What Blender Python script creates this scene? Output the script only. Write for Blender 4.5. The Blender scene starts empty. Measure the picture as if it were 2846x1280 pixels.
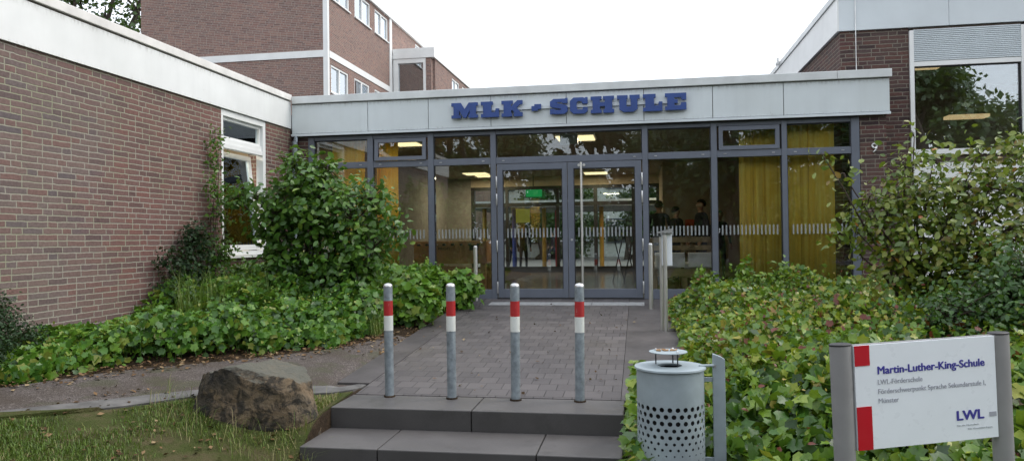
import bpy, bmesh, math, random
import numpy as np
from mathutils import Matrix, Vector
random.seed(7); rng = np.random.default_rng(11)
C = bpy.context.scene.collection
PI = math.pi
# ------------------------------------------------------------------ camera
CZ = 1.65
FPX = 1.46462571*1423; YAW, PIT, ROL = 0.168352, -0.010846, -0.0129823
def cam_rows():
    cy, sy, cp, sp, cr, sr = math.cos(YAW), math.sin(YAW), math.cos(PIT), math.sin(PIT), math.cos(ROL), math.sin(ROL)
    B = np.array([[1,0,0],[0,0,-1],[0,1,0]], float); A = np.array([[cy,sy,0],[-sy,cy,0],[0,0,1]])
    P = np.array([[1,0,0],[0,cp,-sp],[0,sp,cp]]); Q = np.array([[cr,-sr,0],[sr,cr,0],[0,0,1]])
    return Q@P@B@A
MR = cam_rows()
def ray(x, y): return MR.T@np.array([(x-1423)/FPX, (y-640)/FPX, 1.])
O3 = np.array([0,0,CZ])
def pY(x, y, Y): r = ray(x,y); return r*Y/r[1]+O3
def pX(x, y, X): r = ray(x,y); return r*X/r[0]+O3
def pZ(x, y, z): r = ray(x,y); return r*(z-CZ)/r[2]+O3
cd = bpy.data.cameras.new('camera'); cam = bpy.data.objects.new('camera', cd); C.objects.link(cam)
cd.sensor_width = 36; cd.lens = 36*FPX/2846; cd.clip_end = 2000; cd.clip_start = .05
cam.matrix_world = Matrix(((MR[0][0],-MR[1][0],-MR[2][0],0),(MR[0][1],-MR[1][1],-MR[2][1],0),(MR[0][2],-MR[1][2],-MR[2][2],CZ),(0,0,0,1)))
bpy.context.scene.camera = cam
# ------------------------------------------------------------------ node helpers
class NT:
    def __init__(s, name):
        s.m = bpy.data.materials.new(name); s.m.use_nodes = True; s.t = s.m.node_tree; s.t.nodes.clear()
        s.out = s.t.nodes.new('ShaderNodeOutputMaterial')
    def n(s, ty, **k):
        nd = s.t.nodes.new(ty)
        for a, v in k.items(): setattr(nd, a, v)
        return nd
    def l(s, a, b): s.t.links.new(a, b)
    def val(s, sock, v):
        if isinstance(v, (int, float)): sock.default_value = v
        elif isinstance(v, tuple): sock.default_value = v if len(v) == len(sock.default_value) else (*v, 1)
        else: s.l(v, sock)
    def M(s, op, a, b=None, c=None):
        nd = s.n('ShaderNodeMath', operation=op); s.val(nd.inputs[0], a)
        if b is not None: s.val(nd.inputs[1], b)
        if c is not None: s.val(nd.inputs[2], c)
        return nd.outputs[0]
    def mix(s, f, a, b, bt='MIX'):
        nd = s.n('ShaderNodeMix', data_type='RGBA', blend_type=bt); s.val(nd.inputs[0], f); s.val(nd.inputs[6], a); s.val(nd.inputs[7], b)
        return nd.outputs[2]
    def ramp(s, f, stops, interp='LINEAR'):
        nd = s.n('ShaderNodeValToRGB'); cr = nd.color_ramp; cr.interpolation = interp
        while len(cr.elements) < len(stops): cr.elements.new(.5)
        for e, (p, c) in zip(cr.elements, stops):
            e.position = p; e.color = (*c, 1) if isinstance(c, tuple) else (c, c, c, 1)
        s.val(nd.inputs[0], f); return nd.outputs[0]
    def pos(s): return s.n('ShaderNodeNewGeometry').outputs['Position']
    def obj(s): return s.n('ShaderNodeTexCoord').outputs['Object']
    def noise(s, scale, detail=4, rough=.55, vec=None, out=0, dist=0.):
        nd = s.n('ShaderNodeTexNoise'); nd.inputs['Scale'].default_value = scale; nd.inputs['Detail'].default_value = detail
        nd.inputs['Roughness'].default_value = rough; nd.inputs['Distortion'].default_value = dist
        s.l(vec if vec is not None else s.pos(), nd.inputs['Vector']); return nd.outputs[out]
    def mapv(s, vec, scale=(1,1,1)):
        nd = s.n('ShaderNodeMapping'); nd.inputs['Scale'].default_value = scale; s.l(vec, nd.inputs[0]); return nd.outputs[0]
    def bump(s, h, strength=.3, dist=.01):
        nd = s.n('ShaderNodeBump'); nd.inputs['Strength'].default_value = strength; nd.inputs['Distance'].default_value = dist
        s.l(h, nd.inputs['Height']); return nd.outputs[0]
    def pbr(s, col, rough=.7, metal=0., nrm=None, spec=.5, out=True):
        p = s.n('ShaderNodeBsdfPrincipled'); s.val(p.inputs['Base Color'], col); s.val(p.inputs['Roughness'], rough)
        s.val(p.inputs['Metallic'], metal); p.inputs['Specular IOR Level'].default_value = spec
        if nrm is not None: s.l(nrm, p.inputs['Normal'])
        if out: s.l(p.outputs[0], s.out.inputs[0])
        return p
def smooth(t, x, a, b):
    nd = t.n('ShaderNodeMapRange', interpolation_type='SMOOTHSTEP'); t.val(nd.inputs[0], x)
    nd.inputs[1].default_value = a; nd.inputs[2].default_value = b; return nd.outputs[0]
def simple(name, col, rough=.6, metal=0., var=.12, vs=6., bump=0., bs=60., spec=.5, streak=0., dirt=None):
    t = NT(name); n = t.noise(vs, 5); c2 = tuple(max(0, c*(1-var*1.6)) for c in col); c3 = tuple(min(1, c*(1+var)) for c in col)
    c = t.mix(t.ramp(n, [(.3, 0.), (.7, 1.)]), c2, c3)
    if streak:
        sv = t.mapv(t.pos(), (9, 9, .5)); st = t.ramp(t.noise(1., 4, vec=sv), [(.45, 0.), (.75, 1.)])
        c = t.mix(t.M('MULTIPLY', st, streak), c, tuple(x*.45 for x in col))
    if dirt:
        sz = t.n('ShaderNodeSeparateXYZ'); t.l(t.pos(), sz.inputs[0]); dn = t.noise(1., 6, .7, vec=t.mapv(t.pos(), (26, 26, 9)))
        e1 = t.M('MULTIPLY', smooth(t, sz.outputs[2], dirt[1]-.09, dirt[1]), t.ramp(dn, [(.45, 0.), (.68, 1.)]))
        e2 = t.M('MULTIPLY', smooth(t, sz.outputs[2], dirt[0]+.05, dirt[0]), t.ramp(dn, [(.5, 0.), (.75, .8)]))
        sp_ = t.ramp(t.noise(14., 2), [(.74, 0.), (.78, .7)])
        c = t.mix(t.M('MULTIPLY', t.M('MAXIMUM', t.M('MAXIMUM', e1, e2), sp_), .42), c, (.14,.12,.09))
        c = t.mix(t.ramp(t.noise(.8, 3), [(.4, 0.), (.7, .18)]), c, (.42,.44,.40))
    nr = t.bump(t.noise(bs, 4), bump, .004) if bump else None
    rr = t.M('MULTIPLY_ADD', t.noise(vs*3, 3), .25, rough-.12)
    t.pbr(c, rr, metal, nr, spec); return t.m
def brick_mat(name, pal, mortar, red_y=None, moss=True):
    t = NT(name); g = t.n('ShaderNodeNewGeometry'); sp = t.n('ShaderNodeSeparateXYZ'); t.l(g.outputs['Position'], sp.inputs[0])
    sn = t.n('ShaderNodeSeparateXYZ'); t.l(g.outputs['True Normal'], sn.inputs[0])
    isx = t.M('GREATER_THAN', t.M('ABSOLUTE', sn.outputs[0]), .5)
    u0 = t.M('ADD', t.M('MULTIPLY', sp.outputs[1], isx), t.M('MULTIPLY', sp.outputs[0], t.M('SUBTRACT', 1., isx)))
    wob = t.noise(9., 3); u = t.M('ADD', u0, t.M('MULTIPLY', t.M('SUBTRACT', wob, .5), .02))
    wob2 = t.noise(7., 3, dist=.3); z = t.M('ADD', sp.outputs[2], t.M('MULTIPLY', t.M('SUBTRACT', wob2, .5), .018))
    vz = t.M('DIVIDE', z, .0625); row = t.M('FLOOR', vz); fv = t.M('FRACT', vz)
    wr = t.n('ShaderNodeTexWhiteNoise', noise_dimensions='1D'); t.l(row, wr.inputs['W'])
    off = t.M('DIVIDE', t.M('FLOOR', t.M('MULTIPLY', wr.outputs[0], 10.)), 10.)
    tt = t.M('ADD', t.M('DIVIDE', u, .625), off); per = t.M('FLOOR', tt); c = t.M('MULTIPLY', t.M('FRACT', tt), 5.)
    s1 = t.M('GREATER_THAN', c, 2.); s2 = t.M('GREATER_THAN', c, 4.)
    loc = t.M('SUBTRACT', c, t.M('ADD', t.M('MULTIPLY', s1, 2.), t.M('MULTIPLY', s2, 2.)))
    w = t.M('SUBTRACT', 2., s2); d = t.M('MULTIPLY', t.M('MINIMUM', loc, t.M('SUBTRACT', w, loc)), .125)
    dv = t.M('MULTIPLY', t.M('MINIMUM', fv, t.M('SUBTRACT', 1., fv)), .0625)
    dd = t.M('ADD', t.M('MINIMUM', d, dv), t.M('MULTIPLY', t.M('SUBTRACT', t.noise(45., 3), .5), .008))
    mask = smooth(t, dd, .0042, .0082)
    ident = t.M('ADD', t.M('MULTIPLY', per, 3.), t.M('ADD', s1, s2)); cv = t.n('ShaderNodeCombineXYZ'); t.l(ident, cv.inputs[0]); t.l(row, cv.inputs[1])
    wn = t.n('ShaderNodeTexWhiteNoise', noise_dimensions='2D'); t.l(cv.outputs[0], wn.inputs['Vector'])
    k = wn.outputs[0]
    bc = t.ramp(k, [(i/(len(pal)-1), p) for i, p in enumerate(pal)])
    if red_y:
        f = smooth(t, t.M('ADD', sp.outputs[1], t.M('MULTIPLY', t.noise(1.1, 4), 2.)), *red_y)
        bc = t.mix(t.M('MULTIPLY', f, .55), bc, t.mix(k, (.12,.055,.05), (.24,.088,.07)))
    bc = t.mix(.4, bc, t.ramp(t.noise(38., 4), [(.3, .35), (.72, 1.25)]), 'MULTIPLY')
    gr = t.ramp(t.noise(.9, 5), [(.35, 0.), (.7, 1.)])
    bc = t.mix(t.M('MULTIPLY', gr, .25), bc, (.12,.10,.085))
    mc = t.mix(t.noise(22., 3), mortar, tuple(x*.72 for x in mortar))
    if moss: mc = t.mix(t.M('MULTIPLY', t.ramp(t.noise(1.3, 4), [(.4, 0.), (.65, 1.)]), .5), mc, (.23,.25,.13))
    col = t.mix(mask, mc, bc)
    h = t.M('ADD', t.M('MULTIPLY', mask, 1.), t.M('MULTIPLY', t.noise(90., 4), .35))
    t.pbr(col, .86, 0., t.bump(h, .7, .006), .25); return t.m
def leaf_mat(name, stops, transl=.25, rough=.42, spec=.5):
    t = NT(name); a = t.n('ShaderNodeAttribute', attribute_name='tint'); f = a.outputs['Fac']
    c = t.ramp(f, stops); c = t.mix(.5, c, t.ramp(t.noise(35., 3), [(.3, .6), (.7, 1.25)]), 'MULTIPLY')
    p = t.pbr(c, rough, 0., t.bump(t.noise(60., 2), .25, .004), spec, out=False)
    tr = t.n('ShaderNodeBsdfTranslucent'); c2 = t.mix(.5, c, (.22,.32,.03)); t.l(c2, tr.inputs[0])
    mx = t.n('ShaderNodeMixShader'); mx.inputs[0].default_value = transl; t.l(p.outputs[0], mx.inputs[1]); t.l(tr.outputs[0], mx.inputs[2])
    t.l(mx.outputs[0], t.out.inputs[0]); return t.m
def glass_mat(name, tint=(.95,.97,.96), refl=.8, base=.035):
    t = NT(name); fr = t.n('ShaderNodeFresnel'); fr.inputs[0].default_value = 1.5
    f = t.M('MINIMUM', t.M('ADD', t.M('MULTIPLY', fr.outputs[0], refl*1.7), base), 1.)
    gl = t.n('ShaderNodeBsdfGlossy'); gl.inputs['Roughness'].default_value = .004; gl.inputs[0].default_value = (.9,.95,1,1)
    t.l(t.bump(t.noise(1.6, 2), .02, .02), gl.inputs['Normal'])
    tr = t.n('ShaderNodeBsdfTransparent'); tr.inputs[0].default_value = (*tint, 1)
    mx = t.n('ShaderNodeMixShader'); t.l(f, mx.inputs[0]); t.l(tr.outputs[0], mx.inputs[1]); t.l(gl.outputs[0], mx.inputs[2])
    t.l(mx.outputs[0], t.out.inputs[0]); return t.m
def emit(name, col, st):
    t = NT(name); e = t.n('ShaderNodeEmission'); e.inputs[0].default_value = (*col, 1); e.inputs[1].default_value = st
    t.l(e.outputs[0], t.out.inputs[0]); return t.m
# ------------------------------------------------------------------ materials
PAL = [(.135,.100,.098), (.185,.130,.120), (.215,.150,.132), (.175,.135,.130), (.21,.122,.108), (.195,.150,.137), (.135,.112,.118)]
M = {}
M['brick'] = brick_mat('brick weathered', PAL, (.37,.345,.29), red_y=(7.4, 9.2))
M['brickR'] = brick_mat('brick dark', [(.05,.032,.034),(.10,.055,.05),(.13,.06,.05),(.085,.058,.055),(.11,.05,.048)], (.22,.195,.16), moss=False)
M['brickT'] = brick_mat('brick tall block', [(.19,.12,.11),(.28,.165,.14),(.33,.20,.16),(.25,.17,.15),(.29,.155,.13)], (.42,.37,.33), moss=False)
M['fascia'] = simple('fascia panel', (.64,.69,.71), .55, var=.05, vs=1.3, streak=.08, dirt=(3.44,3.925))
M['fasciac'] = simple('clean fascia', (.64,.69,.72), .55, var=.05, vs=1.3, streak=.03)
M['white'] = simple('white painted trim', (.80,.81,.80), .5, var=.04, vs=2., streak=.04)
M['whitef'] = simple('white fascia board', (.80,.81,.80), .5, var=.04, vs=2., streak=.06, dirt=(3.53,3.968))
M['coping'] = simple('zinc coping', (.62,.64,.64), .42, .35, var=.1, vs=2.5)
M['copingw'] = simple('pale coping', (.76,.74,.71), .6, var=.1, vs=4.)
M['joint'] = simple('dirty joint', (.10,.075,.06), .9)
M['frame'] = simple('grey aluminium frame', (.125,.14,.175), .42, var=.05, spec=.5)
M['gasket'] = simple('rubber gasket', (.02,.02,.022), .7)
M['alu'] = simple('bright aluminium', (.6,.6,.6), .35, .8)
M['steel'] = simple('brushed stainless', (.66,.65,.62), .42, .9, var=.04)
M['galv'] = simple('galvanised steel', (.27,.31,.34), .5, .35, var=.2, vs=22., bump=.1)
M['galvb'] = simple('grey powder coat', (.34,.40,.43), .48, .15, var=.08, vs=9.)
M['red'] = simple('red film', (.42,.02,.022), .35, var=.06)
M['signred'] = simple('sign red', (.50,.008,.02), .35, var=.03)
M['band'] = simple('white film', (.72,.74,.70), .4, var=.06)
M['blue'] = simple('blue paint', (.024,.062,.24), .38, var=.08)
M['sign'] = simple('white enamel', (.82,.86,.90), .3, var=.015)
M['signblue'] = simple('violet blue print', (.05,.045,.30), .4, var=.02)
M['signgrey'] = simple('grey print', (.36,.37,.42), .5, var=.02)
M['signpale'] = simple('faint print', (.52,.55,.58), .5, var=.02)
M['post'] = simple('taupe post', (.28,.275,.275), .45, .1, var=.06)
M['plinth'] = simple('plinth tar', (.045,.05,.06), .8, bump=.3)
M['glass'] = glass_mat('window glass')
M['glassR'] = glass_mat('bright window glass', refl=1.8, base=.12)
M['glassB'] = glass_mat('back glass', refl=.8, base=.03, tint=(.9,.94,.92))
M['darkp'] = simple('dark plastic', (.02,.02,.022), .5)
M['wood'] = simple('light wood', (.36,.20,.085), .5, var=.2, vs=3.)
M['woodp'] = simple('pallet wood', (.30,.22,.12), .75, var=.3, vs=5.)
M['cushion'] = simple('pale cushion', (.62,.62,.62), .9)
M['wallin'] = simple('interior wall', (.50,.43,.32), .9, var=.05)
M['wallg'] = simple('interior grey wall', (.24,.23,.21), .8)
M['ceil'] = simple('interior ceiling', (.35,.31,.25), .9)
M['floorin'] = simple('interior floor', (.16,.14,.12), .16, var=.1)
M['yellow'] = simple('yellow paper', (.70,.62,.10), .8)
M['orange'] = simple('orange red notice', (.75,.12,.05), .8)
M['lamp'] = emit('ceiling lamp diffuser', (1.,.82,.44), 1.6)
M['lamp2'] = emit('warm pendant diffuser', (1.,.72,.38), .75)
M['exit'] = emit('exit sign', (.05,.75,.2), .3)
M['bark'] = simple('bark', (.075,.06,.048), .9, var=.3, vs=12., bump=.5)
M['twig'] = simple('twig', (.06,.04,.03), .85)
M['skin'] = simple('skin', (.40,.24,.17), .6)
M['cloth'] = simple('dark cloth', (.022,.022,.03), .9)
M['jeans'] = simple('dark jeans', (.03,.035,.06), .9)
M['hair'] = simple('dark hair', (.02,.014,.01), .6)
M['strip'] = simple('frosted film', (.38,.41,.42), .6, var=.1)
t_ = M['strip'].node_tree; bs_ = [n for n in t_.nodes if n.type == 'BSDF_PRINCIPLED'][0]; mo_ = [n for n in t_.nodes if n.type == 'OUTPUT_MATERIAL'][0]; mm_ = t_.nodes.new('ShaderNodeMixShader'); tt0 = t_.nodes.new('ShaderNodeBsdfTransparent'); mm_.inputs[0].default_value = .6; t_.links.new(tt0.outputs[0], mm_.inputs[1]); t_.links.new(bs_.outputs[0], mm_.inputs[2]); t_.links.new(mm_.outputs[0], mo_.inputs[0])
for nm_, c0_, cs_ in (('red', (.42,.02,.022), (.62,.45,.42)), ('band', (.72,.74,.70), (.35,.34,.30))):
    t = NT(nm_+' reflective film'); n_ = t.noise(1., 3, .6, vec=t.mapv(t.pos(), (60, 60, 14)), dist=.8); f_ = t.ramp(n_, [(.66, 0.), (.68, .7)]); g_ = t.ramp(t.noise(5., 5), [(.35, 0.), (.75, .35)])
    t.pbr(t.mix(g_, t.mix(f_, c0_, cs_), tuple(x*.6+.03 for x in c0_)), .42); M[nm_] = t.m
# curtain, shade of the folds painted in as darker orange streaks
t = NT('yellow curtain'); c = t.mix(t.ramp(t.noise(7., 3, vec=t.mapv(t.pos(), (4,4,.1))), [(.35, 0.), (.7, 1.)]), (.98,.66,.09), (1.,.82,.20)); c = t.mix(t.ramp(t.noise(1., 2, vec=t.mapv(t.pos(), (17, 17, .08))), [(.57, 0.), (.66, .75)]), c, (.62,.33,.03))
p = t.pbr(c, .9, out=False); tr = t.n('ShaderNodeBsdfTranslucent'); tr.inputs[0].default_value = (.9,.72,.12,1)
mx = t.n('ShaderNodeMixShader'); mx.inputs[0].default_value = .3; t.l(p.outputs[0], mx.inputs[1]); t.l(tr.outputs[0], mx.inputs[2]); t.l(mx.outputs[0], t.out.inputs[0]); M['curtain'] = t.m
# concrete step
t = NT('step concrete'); n1 = t.ramp(t.noise(1.6, 6), [(.35, 0.), (.7, 1.)]); n2 = t.ramp(t.noise(260., 2), [(.4, 0.), (.62, 1.)])
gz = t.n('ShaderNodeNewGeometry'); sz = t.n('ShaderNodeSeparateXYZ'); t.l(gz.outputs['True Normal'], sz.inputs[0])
c = t.mix(n1, (.075,.069,.068), (.108,.100,.098)); c = t.mix(t.M('MULTIPLY', n2, .35), c, (.15,.145,.14)); c = t.mix(t.ramp(t.noise(3.3, 7, .7), [(.56, 0.), (.66, .45)]), c, (.045,.042,.038)); c = t.mix(t.ramp(t.noise(5.2, 7, .75, dist=.5), [(.62, 0.), (.70, .5)]), c, (.06,.068,.035))
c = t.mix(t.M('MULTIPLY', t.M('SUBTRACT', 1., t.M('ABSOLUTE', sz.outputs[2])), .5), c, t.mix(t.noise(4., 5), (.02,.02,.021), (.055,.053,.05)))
t.pbr(c, t.ramp(n1, [(0, .38), (1, .62)]), 0., t.bump(t.noise(180., 3), .25, .003)); M['step'] = t.m
# pavers
t = NT('paver'); br = t.n('ShaderNodeTexBrick'); mp = t.n('ShaderNodeMapping'); t.l(t.pos(), mp.inputs[0])
wv = t.n('ShaderNodeVectorMath', operation='MULTIPLY_ADD'); t.l(t.noise(5., 2, out=1), wv.inputs[0]); wv.inputs[1].default_value = (.012,.012,0); t.l(mp.outputs[0], wv.inputs[2])
t.l(wv.outputs[0], br.inputs[0]); br.inputs['Scale'].default_value = 1; br.inputs['Brick Width'].default_value = .16; br.inputs['Row Height'].default_value = .2
br.inputs['Mortar Size'].default_value = .005; br.inputs['Mortar Smooth'].default_value = .5; br.offset = .5
br.inputs['Color1'].default_value = (0,0,0,1); br.inputs['Color2'].default_value = (1,1,1,1)
c = t.mix(br.outputs[0], (.066,.058,.060), (.108,.096,.096)); n1 = t.ramp(t.noise(1.1, 6), [(.3, 0.), (.7, 1.)]); c = t.mix(.55, c, t.ramp(n1, [(0, .7), (1, 1.2)]), 'MULTIPLY')
c = t.mix(t.M('MULTIPLY', t.ramp(t.noise(300., 2), [(.45, 0.), (.65, 1.)]), .3), c, (.17,.16,.16))
jf = t.M('MULTIPLY', br.outputs[1], t.ramp(t.noise(3., 3), [(.35, .35), (.6, 1.)])); c = t.mix(jf, c, (.016,.013,.012))
t.pbr(c, t.ramp(n1, [(0, .42), (1, .68)]), 0., t.bump(t.M('SUBTRACT', t.M('MULTIPLY', t.noise(200., 3), .25), br.outputs[1]), .5, .004)); M['paver'] = t.m
M['kerb'] = simple('border slab', (.078,.070,.070), .6, var=.2, vs=3., bump=.2, bs=150.)
M['edging'] = simple('edging concrete', (.135,.13,.125), .7, var=.25, vs=7., bump=.3, bs=120.)
M['grate'] = simple('doorstep concrete', (.34,.345,.35), .55, var=.15, vs=9.)
# gravel path
t = NT('gravel path'); vo = t.n('ShaderNodeTexVoronoi'); vo.inputs['Scale'].default_value = 95; t.l(t.pos(), vo.inputs[0])
cc = t.n('ShaderNodeSeparateColor'); t.l(vo.outputs['Color'], cc.inputs[0])
c = t.ramp(cc.outputs[0], [(0, (.045,.036,.032)), (.6, (.10,.082,.076)), (.93, (.135,.115,.105)), (1, (.25,.22,.2))])
c = t.mix(t.ramp(t.noise(1.8, 5), [(.4, 0.), (.66, .75)]), c, (.055,.040,.028))
c = t.mix(t.M('MULTIPLY', t.ramp(t.noise(2.7, 6), [(.52, 0.), (.62, 1.)]), .5), c, (.05,.055,.02))
t.pbr(c, .85, 0., t.bump(vo.outputs[0], .6, .006)); M['gravel'] = t.m
# soil
t = NT('soil'); c = t.ramp(t.noise(6., 8, .7), [(.3, (.018,.012,.008)), (.5, (.045,.030,.018)), (.7, (.085,.055,.032))])
t.pbr(c, .95, 0., t.bump(t.noise(45., 6, .7), .9, .03), .2); M['soil'] = t.m
t = NT('lawn soil'); c = t.ramp(t.noise(3., 8, .7), [(.3, (.035,.042,.012)), (.48, (.06,.075,.02)), (.62, (.10,.085,.042)), (.8, (.055,.075,.018))])
t.pbr(c, .95, 0., t.bump(t.noise(60., 6, .7), .9, .02), .2); M['lawn'] = t.m
t = NT('asphalt'); c = t.ramp(t.noise(140., 4), [(.3, (.035,.035,.036)), (.7, (.075,.074,.073))]); t.pbr(c, .8, 0., t.bump(t.noise(200., 3), .4, .004)); M['asphalt'] = t.m
# rock
t = NT('rock'); a = t.noise(2.6, 8, .62, vec=t.obj()); b = t.noise(11., 8, .7, vec=t.obj(), dist=.6)
c = t.ramp(a, [(.28, (.032,.028,.024)), (.45, (.09,.075,.056)), (.54, (.22,.16,.10)), (.72, (.15,.125,.09))])
c = t.mix(t.ramp(b, [(.44, 0.), (.56, .85)]), c, (.022,.022,.021))
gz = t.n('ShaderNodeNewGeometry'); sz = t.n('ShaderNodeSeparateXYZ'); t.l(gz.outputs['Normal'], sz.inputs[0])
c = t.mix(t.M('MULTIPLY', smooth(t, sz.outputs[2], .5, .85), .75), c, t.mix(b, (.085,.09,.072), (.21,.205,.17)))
t.pbr(c, .85, 0., t.bump(t.M('ADD', t.noise(30., 8, .75, vec=t.obj()), t.M('MULTIPLY', a, 2.)), .9, .025), .3); M['rock'] = t.m
G1 = leaf_mat('bed leaf', [(0,(.02,.06,.008)),(.3,(.05,.14,.012)),(.6,(.14,.245,.014)),(.84,(.27,.32,.022)),(.95,(.38,.28,.06)),(1,(.16,.03,.015))], rough=.38)
G2 = leaf_mat('vine leaf', [(0,(.022,.07,.010)),(.5,(.075,.20,.020)),(.85,(.15,.29,.028)),(1,(.22,.26,.04))], rough=.38)
G3 = leaf_mat('shrub leaf', [(0,(.014,.04,.012)),(.5,(.055,.15,.02)),(.85,(.12,.24,.03)),(1,(.2,.3,.04))], rough=.34)
G4 = leaf_mat('autumn shrub leaf', [(0,(.022,.038,.012)),(.4,(.10,.17,.02)),(.7,(.22,.26,.03)),(.9,(.20,.15,.03)),(1,(.42,.12,.03))], rough=.36, spec=.55)
G5 = leaf_mat('dark needle', [(0,(.006,.018,.006)),(.6,(.016,.042,.012)),(1,(.04,.09,.03))], .08, .55, .3)
G6 = leaf_mat('tree leaf', [(0,(.02,.05,.012)),(.6,(.045,.10,.02)),(1,(.09,.16,.03))], .25)
GB = leaf_mat('grass blade', [(0,(.045,.075,.010)),(.45,(.095,.17,.02)),(.75,(.15,.23,.03)),(1,(.36,.29,.14))], .2, .5)
LIT = leaf_mat('leaf litter', [(0,(.06,.035,.018)),(.5,(.15,.085,.04)),(.85,(.26,.17,.09)),(1,(.34,.26,.15))], .05, .8, .2)
# ------------------------------------------------------------------ mesh builder
class MB:
    def __init__(s): s.v = []; s.f = []
    def add(s, V, F):
        o = len(s.v); s.v += [tuple(map(float, p)) for p in V]; s.f += [tuple(i+o for i in f) for f in F]; return s
    def box(s, x0, x1, y0, y1, z0, z1):
        return s.add([(x0,y0,z0),(x1,y0,z0),(x1,y1,z0),(x0,y1,z0),(x0,y0,z1),(x1,y0,z1),(x1,y1,z1),(x0,y1,z1)],
            [(0,3,2,1),(4,5,6,7),(0,1,5,4),(1,2,6,5),(2,3,7,6),(3,0,4,7)])
    def ring(s, prof, cx, cy, n=24, sx=1., sy=1., a0=0., cap=True):
        o = len(s.v); k = len(prof)
        for r, z in prof:
            for i in range(n):
                a = a0+2*PI*i/n; s.v.append((cx+r*sx*math.cos(a), cy+r*sy*math.sin(a), z))
        for j in range(k-1):
            for i in range(n):
                i2 = (i+1) % n; s.f.append((o+j*n+i, o+j*n+i2, o+(j+1)*n+i2, o+(j+1)*n+i))
        if cap: s.f.append(tuple(o+i for i in range(n))[::-1]); s.f.append(tuple(o+(k-1)*n+i for i in range(n)))
        return s
    def tube(s, pts, rad, n=6):
        pts = [Vector(p) for p in pts]; o = len(s.v)
        if isinstance(rad, (int, float)): rad = [rad]*len(pts)
        for j, p in enumerate(pts):
            d = (pts[min(j+1, len(pts)-1)]-pts[max(j-1, 0)]).normalized()
            a = d.cross(Vector((0,0,1)) if abs(d.z) < .9 else Vector((1,0,0))).normalized(); b = d.cross(a)
            for i in range(n):
                q = p+(a*math.cos(2*PI*i/n)+b*math.sin(2*PI*i/n))*rad[j]; s.v.append(tuple(q))
        for j in range(len(pts)-1):
            for i in range(n):
                i2 = (i+1) % n; s.f.append((o+j*n+i, o+j*n+i2, o+(j+1)*n+i2, o+(j+1)*n+i))
        s.f.append(tuple(o+i for i in range(n))[::-1]); s.f.append(tuple(o+(len(pts)-1)*n+i for i in range(n)))
        return s
    def prism(s, poly, fn, d0, d1):       # poly 2D outline, fn(u,v,d)->xyz
        n = len(poly); V = [fn(u, v, d0) for u, v in poly]+[fn(u, v, d1) for u, v in poly]
        return s.add(V, [tuple(range(n)), tuple(range(2*n-1, n-1, -1))]+[(i, i+n, (i+1) % n+n, (i+1) % n) for i in range(n)])
def W(o):       # root location of a thing or of a part's thing
    while o.parent: o = o.parent
    return o.location
def link(name, me, mat, parent=None, bevel=0., sm=False):
    o = bpy.data.objects.new(name, me); C.objects.link(o)
    if mat: me.materials.append(mat)
    if parent:
        o.parent = parent
    if bevel:
        b = o.modifiers.new('bevel', 'BEVEL'); b.width = bevel; b.segments = 2; b.limit_method = 'ANGLE'; b.angle_limit = .7
    if sm:
        for p in me.polygons: p.use_smooth = True
        e = o.modifiers.new('split', 'EDGE_SPLIT'); e.split_angle = .75
    return o
def part(name, mb, mat, parent=None, bevel=0., sm=False, local=False):
    me = bpy.data.meshes.new(name); off = W(parent) if parent and not local else Vector((0,0,0))
    me.from_pydata([(x-off[0], y-off[1], z-off[2]) for x, y, z in mb.v], [], mb.f); me.validate()
    bm = bmesh.new(); bm.from_mesh(me); bmesh.ops.recalc_face_normals(bm, faces=bm.faces)
    ng = [f for f in bm.faces if len(f.verts) > 4]
    if ng: bmesh.ops.triangulate(bm, faces=ng, ngon_method='EAR_CLIP')
    bm.to_mesh(me); bm.free()
    return link(name, me, mat, parent, bevel, sm)
def P1(name, mat, parent, *b, bevel=0., one=False):
    n = len(b); g = list(range(n))          # boxes that do not touch become objects of their own
    for i in range(n):
        for j in range(i):
            if one or all(b[i][2*k] <= b[j][2*k+1]+.007 and b[j][2*k] <= b[i][2*k+1]+.007 for k in range(3)):
                a, c = g[i], g[j]; g = [c if x == a else x for x in g]
    o = None
    for r in dict.fromkeys(g[::-1]):
        mb = MB()
        for q, x in zip(b, g):
            if x == r: mb.box(*q)
        q = part(name, mb, mat, parent, bevel); o = q if o is None or r == g[0] else o
    return o
def thing(name, label, cat, loc=(0,0,0), rz=0., group=None):
    o = bpy.data.objects.new(name, None); C.objects.link(o); o.location = Vector(loc); o.rotation_euler = (0, 0, rz); o.empty_display_size = .2
    o['label'] = label; o['category'] = cat
    if group: o['group'] = group
    return o
def tag(o, label=None, cat=None, group=None, kind=None):
    for k, v in (('label', label), ('category', cat), ('group', group), ('kind', kind)):
        if v: o[k] = v
    return o
def dup(root, loc, label, rz=None):
    r = root.copy(); C.objects.link(r); r.location = loc; r['label'] = label
    if rz is not None: r.rotation_euler = (0, 0, rz)
    for ch in list(root.children):
        c = ch.copy(); C.objects.link(c); c.parent = r
        for g in ch.children:
            d = g.copy(); C.objects.link(d); d.parent = c
    return r
def tri_obj(name, V, F, tint, mat, parent=None, loc=(0,0,0)):
    V = np.asarray(V, np.float32)-np.asarray(loc, np.float32); F = np.asarray(F, np.int32); me = bpy.data.meshes.new(name)
    me.vertices.add(len(V)); me.vertices.foreach_set('co', V.ravel()); me.loops.add(F.size); me.loops.foreach_set('vertex_index', F.ravel())
    me.polygons.add(len(F)); me.polygons.foreach_set('loop_start', np.arange(0, F.size, 3, dtype=np.int32)); me.update(calc_edges=True)
    if tint is not None:
        a = me.attributes.new('tint', 'FLOAT', 'FACE'); a.data.foreach_set('value', np.asarray(tint, np.float32))
    me.validate()
    o = link(name, me, mat, parent)
    if not parent: o.location = loc
    return o
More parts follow.
